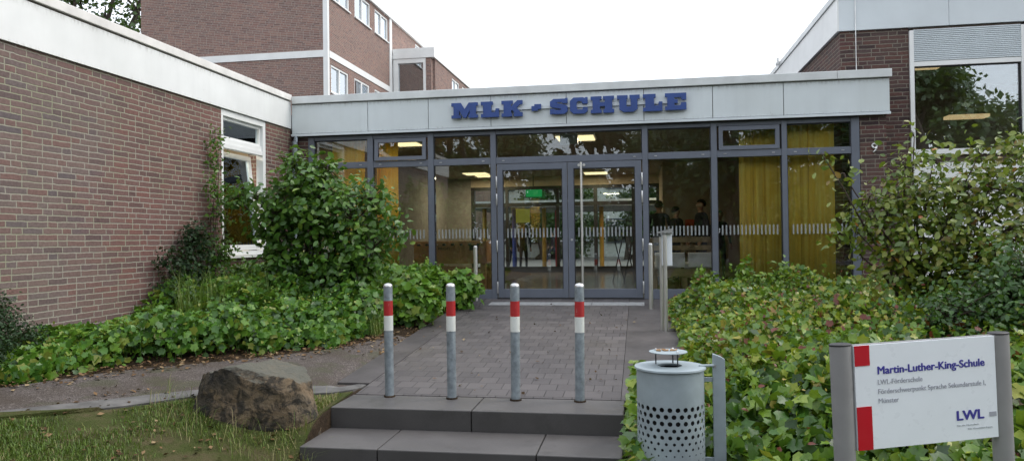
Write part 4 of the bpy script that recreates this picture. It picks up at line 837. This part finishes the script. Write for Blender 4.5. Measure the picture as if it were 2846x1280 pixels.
# ------------------------------------------------------------------ vegetation
def inbed_left(n):
    out = []
    P = np.array([p[:2] for p in up[1:6]]+[(-2.75,9.6),(-2.75,11.6),(-5.6,11.6),(XW+.05,5.2)]); lo_, hi_ = P.min(0), P.max(0)
    Q = rng.uniform(lo_, hi_, (n*3, 2)); ins = np.zeros(len(Q), bool); j = len(P)-1
    for i in range(len(P)):
        a_, b_ = P[i], P[j]; c_ = ((a_[1] > Q[:,1]) != (b_[1] > Q[:,1])) & (Q[:,0] < (b_[0]-a_[0])*(Q[:,1]-a_[1])/(b_[1]-a_[1]+1e-12)+a_[0]); ins ^= c_; j = i
    return Q[ins][:n], P
def edge_dist(Q, P):
    d = np.full(len(Q), 9.)
    for i in range(5):
        a_, b_ = P[i], P[i+1]; ab = b_-a_; t_ = np.clip(((Q-a_)@ab)/(ab@ab), 0, 1); d = np.minimum(d, np.linalg.norm(Q-(a_+t_[:,None]*ab), axis=1))
    return d
def canopy(Q, top, size, tmpl, tmin, tmax, up_=.9, layers=(0, 1), tn=None, face=None):
    z = H(Q[:,0], Q[:,1]); f = rng.uniform(*layers, len(Q))**.6; zz = z+top*f
    N = rng.normal(size=(len(Q), 3))*[.55,.55,.3]+[0,-.25,up_]
    if face is not None: N = N+np.stack([face*.35, -face*1.1, -face*.45], -1)
    tint = np.clip(rng.normal((tmin+tmax)/2, (tmax-tmin)/2.2, len(Q))+(0 if tn is None else tn), 0, 1)
    Pn = np.stack([Q[:,0], Q[:,1], zz], -1); Dh = rng.normal(size=(len(Q), 3)); Dh[:,2] -= .3; Dh[:,1] -= .35
    return leafset(Pn, N, size, tmpl, tint, Dh)
def blades(Q, hgt, wid, lean, tint, z=None):
    n = len(Q); z = H(Q[:,0], Q[:,1])+.01 if z is None else z; an = rng.uniform(0, 2*PI, n); ln = rng.uniform(.1, 1, n)*lean*hgt; dx, dy = np.cos(an), np.sin(an)
    w = wid/2; px_, py_ = -dy*w, dx*w; V = np.zeros((n, 5, 3))
    V[:,0] = np.stack([Q[:,0]-px_, Q[:,1]-py_, z], -1); V[:,1] = np.stack([Q[:,0]+px_, Q[:,1]+py_, z], -1)
    mx_, my_, mz_ = Q[:,0]+dx*ln*.35, Q[:,1]+dy*ln*.35, z+hgt*.6
    V[:,2] = np.stack([mx_+px_*.7, my_+py_*.7, mz_], -1); V[:,3] = np.stack([mx_-px_*.7, my_-py_*.7, mz_], -1); V[:,4] = np.stack([Q[:,0]+dx*ln, Q[:,1]+dy*ln, z+hgt*(1-.25*lean)], -1)
    F = (np.array([(0,1,2),(0,2,3),(3,2,4)])[None]+(np.arange(n)*5)[:,None,None]).reshape(-1, 3); return V.reshape(-1, 3), F, np.repeat(tint, 3)
# left bed: vine-leaved ground cover
Q, PB = inbed_left(23000); ed = edge_dist(Q, PB)
mound = (.20+.32*sst(ed/.45))*(.78+.42*vnoise(Q[:,0], Q[:,1], 3.2, 3)); mound = mound*np.where(ed < .07, .4, 1)*(1-.55*sst((-Q[:,0]-4.5)/.8)*sst((8.2-Q[:,1])/1.))
keep = (ed > .09+.12*(vnoise(Q[:,0], Q[:,1], 4., 8)+.5)) & (Q[:,1] < 11.4); Q, mound, ed = Q[keep], mound[keep], ed[keep]
s = rng.uniform(.045, .105, len(Q))
V, F, T = canopy(Q, mound, s, LB, .3, .9, layers=(0, 1), tn=.2*vnoise(Q[:,0], Q[:,1], 1.9, 5)-.08, face=1-sst((ed-.05)/.45))
k_ = rng.choice(len(Q), 7000); A_ = canopy(Q[k_], mound[k_]*rng.uniform(.9, 1.3, len(k_)), rng.uniform(.025, .06, len(k_)), OV, .4, 1., up_=.4)
b_ = blades(Q[k_[:1500]], mound[k_[:1500]]*1.25, .005, .5, rng.uniform(.2, .6, 1500)); V, F, T = join([(V, F, T), A_, b_])
tag(tri_obj('ground_cover', V, F, T, G2), 'dense vine leaved ground cover in the bed before the brick wing', 'ground cover', kind='stuff')
# right bed
n = 46000; Q = np.stack([rng.uniform(.0, 5.4, n), 3.2+8.4*rng.uniform(0, 1, n)**1.15], -1)
edge = .40+.10*vnoise(Q[:,1], Q[:,1]*.3, 2.5, 4)-.10*sst((8-Q[:,1])/2.5); d_ = Q[:,0]-np.where(Q[:,1] < 5.3, .02, edge)
binm = (np.hypot(Q[:,0]-bcx, Q[:,1]-by) > .26) & ~((Q[:,0] < .56) & (Q[:,0] > -.3) & (Q[:,1] < 4.85) & (Q[:,1] > 3.6))
sgm = (Q[:,1] > 4.35) | (Q[:,0] < .1)
keep = (d_ > 0) & binm & sgm & (Q[:,1] < 11.4); Q, d_ = Q[keep], d_[keep]
top = (.12+.36*sst(d_/.55))*(.85+.34*vnoise(Q[:,0], Q[:,1], 3.4, 9)); top = top*np.where(Q[:,1] < 5.2, .75, 1)+.12*sst((Q[:,1]-6)/2)*sst((9.5-Q[:,1])/2)*sst(d_)
s = rng.uniform(.045, .105, len(Q)); s = np.where(Q[:,1] > 6.5, s*.9, s); s = np.where((Q[:,1] < 5.9)&(Q[:,0]>.4), s*1.35, s)
V, F, T = canopy(Q, top, s, LB, .28, .82, tn=.14*vnoise(Q[:,0], Q[:,1], 2.2, 6)+.26*sst((Q[:,1]-4.9)/1.6)-.22, up_=.62, layers=(.02, 1))
k_ = rng.choice(len(Q), 12000); A_ = canopy(Q[k_], top[k_]*rng.uniform(.85, 1.25, len(k_)), rng.uniform(.025, .06, len(k_)), OV, .3, 1., up_=.4)
b_ = blades(Q[k_[:1500]], top[k_[:1500]]*1.2, .005, .5, rng.uniform(.1, .5, 1500)); V, F, T = join([(V, F, T), A_, b_])
tag(tri_obj('ground_cover', V, F, T, G1), 'yellow green lobed ground cover filling the bed right of the paving', 'ground cover', kind='stuff')
# low cover in front of the sign, at the steps' right end, and behind
n = 3500; Q = np.stack([rng.uniform(.75, 3., n), rng.uniform(2.9, 4.4, n)], -1); s = rng.uniform(.04, .09, n)
A_ = canopy(Q, np.full(n, .22), s, LB, .1, .6); n = 260; Q = np.stack([rng.uniform(-.13, .06, n), rng.uniform(4.3, 6.2, n)], -1); B_ = canopy(Q, np.full(n, .34), rng.uniform(.06, .10, n), LB, .3, .7)
V, F, T = join([A_, B_]); tag(tri_obj('ground_cover', V, F, T, G1), 'low leafy weeds under the school sign and beside the step ends', 'ground cover', kind='stuff')
# litter
n = 2600; Q, _ = inbed_left(n); ed = edge_dist(Q, PB); Q = Q[ed < .45]; Q2 = np.array([np.array(p[:2]) for p in up[1:6]]); 
ii = rng.integers(0, 4, 700); t_ = rng.uniform(0, 1, (700, 1)); Q3 = Q2[ii]*(1-t_)+Q2[ii+1]*t_+rng.normal(0, .10, (700, 2)); Q4 = np.stack([rng.uniform(-4.4, -2.5, 320), rng.uniform(4., 5.6, 320)], -1)
Q5 = np.stack([rng.uniform(-2.9, -2.5, 500), rng.uniform(7.5, 11.2, 500)], -1); Q6 = np.stack([rng.uniform(-2.4, .5, 110), rng.uniform(6.2, 11.6, 110)], -1)
Q = np.vstack([Q, Q3, Q4, Q5, Q6]); zz = H(Q[:,0], Q[:,1]); zz = np.where((Q[:,0] > -2.45), zz+.045, zz+.03)
V, F, T = leafset(np.stack([Q[:,0], Q[:,1], zz], -1), rng.normal(size=(len(Q), 3))*.3+[0,0,1], rng.uniform(.018, .055, len(Q)), QD, rng.uniform(0, 1, len(Q)))
tag(tri_obj('leaf_litter', V, F, T, LIT), 'brown dead leaves scattered along bed edge and lawn', 'dead leaves', kind='stuff')
# grass
n = 120000; a_ = np.array([p[:2] for p in lo2]); a_ = a_[a_[:,0].argsort()]; Q = np.stack([rng.uniform(-6, -2.5, n), rng.uniform(3.2, 6.2, n)], -1)
yl = np.interp(Q[:,0], a_[:,0], a_[:,1]); keep = (Q[:,1] < yl-.09) & (np.hypot((Q[:,0]-ROCK.x)/.5, (Q[:,1]-ROCK.y)/.4) > .8); dens = .66+.7*vnoise(Q[:,0], Q[:,1], 3., 12)-.55*sst((Q[:,0]+3.6)/.8)
keep &= rng.uniform(0, 1, n) < dens; Q = Q[keep]; tt_ = np.clip(rng.normal(.45, .2, len(Q))+.2*vnoise(Q[:,0], Q[:,1], 2., 14)+.25*sst((Q[:,0]+3.9)/1.), 0, 1)
V, F, T = blades(Q, rng.uniform(.025, .06, len(Q)), .005, 1., tt_+rng.uniform(-.15, .25, len(Q)))
tag(tri_obj('grass', V, F, T, GB), 'short patchy green lawn grass at the lower left', 'grass', kind='stuff')
def tuft(name, lab, cx, cy, r, n, h0, h1, t0, t1, wid=.006, lean=.6):
    an = rng.uniform(0, 6.28, n); rr = r*np.sqrt(rng.uniform(0, 1, n)); Q = np.stack([cx+rr*np.cos(an), cy+rr*np.sin(an)], -1)
    V, F, T = blades(Q, rng.uniform(h0, h1, n), wid, lean, rng.uniform(t0, t1, n)); z0 = float(H(cx, cy))
    tag(tri_obj(name, V, F, T, GB, loc=(cx, cy, z0)), lab, 'grass tuft')
for i, (x, y, r, n, h0, h1, lab) in enumerate(((560,925,.28,260,.35,.95,'tall green grass clump in the left bed before the wall creeper'), (680,905,.28,200,.35,.85,'tall grass clump in the left bed before the window'), (1030,930,.14,160,.2,.5,'small grass tuft at the bed edge left of the first bollard'), (820,905,.25,200,.25,.6,'grass clump below the round shrub'), (1185,860,.2,220,.25,.5,'bright grass clump behind the second bollard'))):
    g = gpx(x, y); g = pZ(x, y, .58) if g[0] > -2.5 else g; tuft('grass_tuft', lab, g[0], g[1], r, n, h0, h1, .35, .85)
for i, (dx, dy, lab) in enumerate(((-.62,-.12,'dry grass tuft at the left foot of the boulder'), (-.30,-.42,'dry grass tuft in front of the boulder'), (.55,-.28,'dry straw tuft between boulder and lower step'), (.16,-.44,'green and dry tuft at the front foot of the boulder'), (.66,.10,'small tuft between boulder and upper step'), (.60,-.55,'straw tuft at the left end of the lower step'), (.42,-.50,'dry weeds in the soil left of the lower step'), (.72,-.20,'thin straw tuft against the side of the upper step'))):
    tuft('grass_tuft', lab, ROCK.x+dx, ROCK.y+dy, .17, 46, .06, .30, .5, 1., .003, 1.4)
# shrub generator
def shrub(name, lab, cat, base, blobs, ncl, per, ls, mat, tmpl, tr=(.1,.9), stem=.02, nst=5, twigs=True, spread=.09, upb=.35, mats='twig', sh=(.45, 1.), group=None):
    base = np.array(base, float); r = thing(name, lab, cat, tuple(base), group=group); W_ = np.array([b[3]*b[4]*b[5] for b in blobs])**.67; W_ = W_/W_.sum()
    pick = rng.choice(len(blobs), ncl, p=W_); B = np.array(blobs, float)[pick]; d = unit(rng.normal(size=(ncl, 3))); rad = rng.uniform(sh[0], sh[1], (ncl, 1))
    Cc = B[:,:3]+d*B[:,3:6]*rad; outw = unit(d*.8+[0,0,upb])
    n = ncl*per; ci = np.repeat(np.arange(ncl), per); Pn = Cc[ci]+rng.normal(size=(n, 3))*spread
    N = unit(outw[ci]*.8+rng.normal(size=(n, 3))*.55+[0,-.15,.35]); Dh = outw[ci]*.5+rng.normal(size=(n, 3))*.8+[0,0,-.35]
    tint = np.clip(rng.uniform(tr[0], tr[1], n)*.6+np.repeat(rng.uniform(tr[0], tr[1], ncl), per)*.4+(rng.uniform(0, 1, n) > .985)*.5, 0, 1)
    V, F, T = leafset(Pn, N, rng.uniform(ls*.65, ls*1.25, n), tmpl, tint, Dh)
    tri_obj('foliage', V-base, F, T, mat, r)
    mb = MB(); nodes = []
    for i, b in enumerate(blobs if len(blobs) >= nst else list(blobs)*2):
        e = np.array(b[:3]); p0 = base+np.array([random.uniform(-.06, .06), random.uniform(-.05, .05), 0])*(3*stem/.02 if stem > .05 else 2); pts = []
        for j in range(6):
            t_ = j/5; p_ = p0*(1-t_)+e*t_; p_[:2] = p0[:2]*(1-t_**1.4)+e[:2]*t_**1.4; p_ += np.array([random.uniform(-1, 1), random.uniform(-1, 1), 0])*.04*(1 if 0 < j else 0); pts.append(p_)
        mb.tube(pts, [stem*(1-.75*j/5) for j in range(6)], 6); nodes += pts[2:]
    nodes = np.array(nodes)
    if twigs:
        for i in range(0, ncl, max(1, ncl//420)):
            q = nodes[np.argmin(((nodes-Cc[i])**2).sum(1))]; m = (q+Cc[i])/2+np.array([0, 0, .03]); mb.tube([q, m, Cc[i]], [stem*.28, stem*.2, stem*.08], 4)
    part('stems', mb, M[mats], r)
    return r
def bl(x, y, Y, rx, ry, rz_): p = pY(x, y, Y); return (p[0], p[1], p[2], rx, ry, rz_)
g = pY(860, 880, 9.3)
shrub('shrub', 'large round dark green shrub between brick wing and first bollard', 'shrub', (g[0], 9.3, float(H(g[0], 9.3))-.02), [bl(880,560,9.3,.62,.55,.45), bl(800,600,9.2,.48,.5,.5), bl(960,620,9.3,.62,.5,.55), bl(870,500,9.2,.30,.3,.22), bl(820,455,9.2,.14,.15,.12), bl(905,470,9.2,.12,.12,.10), bl(1000,700,9.2,.42,.4,.5), bl(800,740,9.2,.45,.4,.45), bl(720,545,9.3,.22,.2,.12), bl(660,550,9.3,.20,.15,.10), bl(1100,640,9.1,.14,.14,.13), bl(1040,560,9.2,.25,.25,.28), bl(900,780,9.1,.5,.4,.35), bl(760,650,9.2,.15,.2,.2)], 720, 9, .095, G3, OV, (.2,.95), .028, spread=.085, sh=(.35,1.12))
g = (-5.5, 8.9)
shrub('wall_creeper', 'green creeper climbing the brick wall left of the tilted window', 'creeper', (-5.62, 9.15, .7), [(-5.60,9.30,3.05,.07,.12,.16), (-5.60,9.27,2.75,.07,.16,.2), (-5.6,9.22,2.4,.08,.17,.22), (-5.6,9.3,2.0,.09,.22,.25), (-5.58,9.25,1.6,.12,.35,.3), (-5.5,9.4,1.25,.2,.5,.3), (-5.58,9.6,2.35,.06,.2,.08)], 150, 8, .06, G3, OV, (.3,1.), .008, spread=.06)
shrub('dark_shrub', 'low dark evergreen shrub against the brick wall', 'shrub', (-5.4, 8.35, .68), [(-5.45,8.3,1.0,.22,.4,.28), (-5.5,8.45,1.35,.16,.3,.22), (-5.55,8.7,1.65,.12,.2,.25), (-5.3,8.1,.9,.3,.4,.22), (-5.56,8.15,1.45,.08,.15,.12)], 420, 8, .055, G5, OV, (.1,.9), .015, spread=.06)
g = pX(10, 960, -5.45)
shrub('yew_shrub', 'dark blue green conifer shrub at the left edge of the photo', 'shrub', (-5.35, 5.3, .58), [(-5.45,5.45,.85,.2,.35,.25), (-5.5,5.6,1.05,.12,.2,.15), (-5.35,5.2,.75,.25,.4,.2), (-5.45,5.9,.80,.15,.25,.12), (-5.3,5.35,1.0,.22,.3,.25), (-5.1,5.0,.8,.2,.25,.2)], 560, 14, .03, G5, OV, (.2,1.), .012, spread=.05)
# right shrub
shrub('autumn_shrub', 'tall open shrub with glossy and orange tinged leaves before the right wing', 'shrub', tuple(pY(2560, 830, 8.6)[:2])+(.55,), [bl(2560,540,8.5,.40,.5,.26), bl(2700,520,8.5,.42,.5,.24), bl(2830,530,8.4,.42,.5,.28), bl(2470,600,8.5,.32,.45,.32), bl(2620,640,8.4,.5,.5,.36), bl(2790,650,8.3,.55,.5,.36), bl(2520,730,8.4,.38,.4,.3), bl(2700,740,8.3,.5,.5,.3), bl(2515,465,8.5,.10,.15,.12), bl(2600,450,8.5,.14,.15,.10), bl(2730,430,8.4,.16,.15,.12), bl(2830,420,8.4,.2,.2,.14), bl(2540,380,8.5,.05,.06,.10), bl(2385,640,8.5,.14,.2,.25), bl(2340,480,8.5,.08,.1,.26), bl(2345,660,8.5,.08,.1,.28), bl(2290,430,8.5,.12,.08,.05), bl(2400,560,8.5,.1,.15,.2), bl(2640,790,8.3,.5,.4,.22)], 760, 7, .082, G4, OV, (.1,.97), .02, nst=6, spread=.10, sh=(.2,1.25))
shrub('conifer_shrub', 'dark conifer shrub in the shade behind the school sign', 'shrub', tuple(pY(2790, 900, 7.4)[:2])+(.45,), [bl(2790,860,7.4,.6,.5,.3), bl(2860,780,7.4,.35,.4,.35), bl(2650,880,7.3,.35,.3,.16)], 520, 12, .055, G3, OV, (.0,.55), .02, spread=.10, sh=(.3,1.2))
# taller sprigs in beds
for i, (x, y, Y, lab) in enumerate(((1960,770,10.3,'leafy sprig standing above the right bed, near the pedestal'), (2075,740,10.2,'bushy sprig above the right bed before the wide curtain'), (2160,745,10.2,'leafy sprig at the rightmost mullion above the bed'))):
    b = pY(x, y, Y); shrub('leafy_sprig', lab, 'plant', (b[0], Y, float(H(b[0], Y))), [(b[0], Y, b[2], .16, .12, .1), (b[0]+.08, Y, b[2]-.15, .2, .15, .15)], 22, 6, .075, G1, OV, (.3,.7), .006, nst=2, spread=.05)
for i, (x, y, Y, lab) in enumerate(((1120,800,10.4,'broad leaved plant in the left bed behind the first bollard'), (1190,790,10.6,'broad leaved plant in the left bed before the football table'), (1270,810,10.8,'broad leaved plant nearest the stainless post left of the doors'), (1150,870,9.4,'leafy plant at the left bed edge between first two bollards'))):
    b = pY(x, y, Y); gz_ = float(H(b[0], Y)); shrub('broadleaf_plant', lab, 'plant', (b[0], Y, gz_), [(b[0], Y, gz_+.28, .33, .3, .22), (b[0]+.1, Y-.1, gz_+.40, .2, .2, .12)], 90, 6, .12, G2, LB, (.4,1.), .006, nst=3, spread=.07)
b = gpx(860, 1090); shrub('weed', 'small green weed between boulder and upper step', 'plant', (-2.62, 5.55, .22), [(-2.60,5.55,.36,.08,.08,.1)], 14, 4, .06, G2, OV, (.5,1.), .004, nst=1, spread=.03)
# trees
def tree(name, lab, x, y, h, blobs, ncl, per, ls, tr_=.22, z=0.):
    return shrub(name, lab, 'tree', (x, y, z), blobs, ncl, per, ls, G6, QD, (.1,.9), tr_, nst=4, twigs=True, spread=.38, mats='bark', sh=(.25, 1.))
tx = pY(250, 40, 34.)
tree('tree', 'leafy tree at the top left behind the white coping', tx[0], 34., 14, [bl(120,40,34,2.4,2,1.7), bl(330,-60,34,2.2,2,1.3), bl(60,-80,34,3,2,2), bl(290,75,34,1.2,1.2,1.1), bl(385,30,34,1.2,1,2.0), bl(215,-40,34,2,2,1.4), bl(180,110,34,2,1.2,1.), bl(395,150,34,.9,1,1.3)], 330, 15, .26, .3)
def backtree(seed, x, y, h, w):
    r = random.Random(seed); bs = []
    for i in range(15):
        a_ = r.uniform(0, 6.28); zz_ = r.uniform(.10, .92); rr = w*(1-abs(zz_-.5)*.9)*r.uniform(.2, .8); bs.append((x+rr*math.cos(a_), y+rr*math.sin(a_), h*zz_, w*.38, w*.38, h*.11))
    return bs
t1 = tree('tree', 'dark broad tree across the road behind the camera, seen in the glass', 0, 0, 15, backtree(1, 0, 0, 10.5, 4.8), 1100, 16, .36, .32)
t1['group'] = 'trees mirrored in the glass'
t1.location = (-11, -15, 0)
for i, (x, y, rz_) in enumerate(((-2.5,-19,1.2), (6,-16,2.6), (15,-19,4.), (-20,-21,5.2), (25,-15,.6), (3,-28,3.), (-30,-14,2.), (-9,-31,1.), (13,-33,5.5), (-24,-34,0.), (24,-30,3.5), (12,-11.5,1.9), (36,-22,1.5), (-40,-24,2.5))):
    dup(t1, (x, y, 0), 'dark broad tree across the road behind the camera, seen in the glass', rz_)
for x, y, sc_, rz_, lb_ in ((.8,40,.62,.8,'green tree in the courtyard seen through the right door leaf'), (-4.5,42,.6,2.,'green tree in the courtyard seen through the left door leaf'), (-10.5,41,.6,3.,'green tree in the courtyard left of the door openings')):
    q_ = dup(t1, (x, y, .46), lb_, rz_); q_.scale = (sc_, sc_, sc_); q_['group'] = 'courtyard trees'
# ------------------------------------------------------------------ world and light
w = bpy.data.worlds.new('World'); bpy.context.scene.world = w; w.use_nodes = True; nt = w.node_tree; nt.nodes.clear()
sky = nt.nodes.new('ShaderNodeTexSky'); sky.sky_type = 'NISHITA'; sky.sun_disc = False; sky.sun_elevation = math.radians(48); sky.sun_rotation = math.radians(70); sky.dust_density = 4; sky.air_density = 1.5
b1 = nt.nodes.new('ShaderNodeBackground'); b1.inputs[1].default_value = .05; nt.links.new(sky.outputs[0], b1.inputs[0])
tc = nt.nodes.new('ShaderNodeTexCoord'); nz = nt.nodes.new('ShaderNodeTexNoise'); nz.inputs['Scale'].default_value = 2.; nt.links.new(tc.outputs['Generated'], nz.inputs['Vector'])
rp = nt.nodes.new('ShaderNodeValToRGB'); rp.color_ramp.elements[0].color = (.90,.96,1.05,1); rp.color_ramp.elements[1].color = (.98,1.,1.03,1); nt.links.new(nz.outputs[0], rp.inputs[0])
b2 = nt.nodes.new('ShaderNodeBackground'); b2.inputs[1].default_value = 1.45; nt.links.new(rp.outputs[0], b2.inputs[0])
ad = nt.nodes.new('ShaderNodeAddShader'); nt.links.new(b1.outputs[0], ad.inputs[0]); nt.links.new(b2.outputs[0], ad.inputs[1])
ow = nt.nodes.new('ShaderNodeOutputWorld'); nt.links.new(ad.outputs[0], ow.inputs[0])
sd = bpy.data.lights.new('sun', 'SUN'); sd.energy = 1.25; sd.angle = math.radians(25); sd.color = (1, .97, .92); sun = bpy.data.objects.new('sun', sd); C.objects.link(sun)
el, az = math.radians(48), math.radians(70)
sun.rotation_euler = Vector((math.sin(az)*math.cos(el), math.cos(az)*math.cos(el), math.sin(el))).to_track_quat('Z', 'Y').to_euler()
sc = bpy.context.scene; sc.view_settings.view_transform = 'Standard'; sc.view_settings.look = 'None'; sc.view_settings.exposure = 0; sc.view_settings.gamma = 1
sc.cycles.use_denoising = True; sc.cycles.max_bounces = 9; sc.cycles.transparent_max_bounces = 24; sc.cycles.sample_clamp_indirect = 4
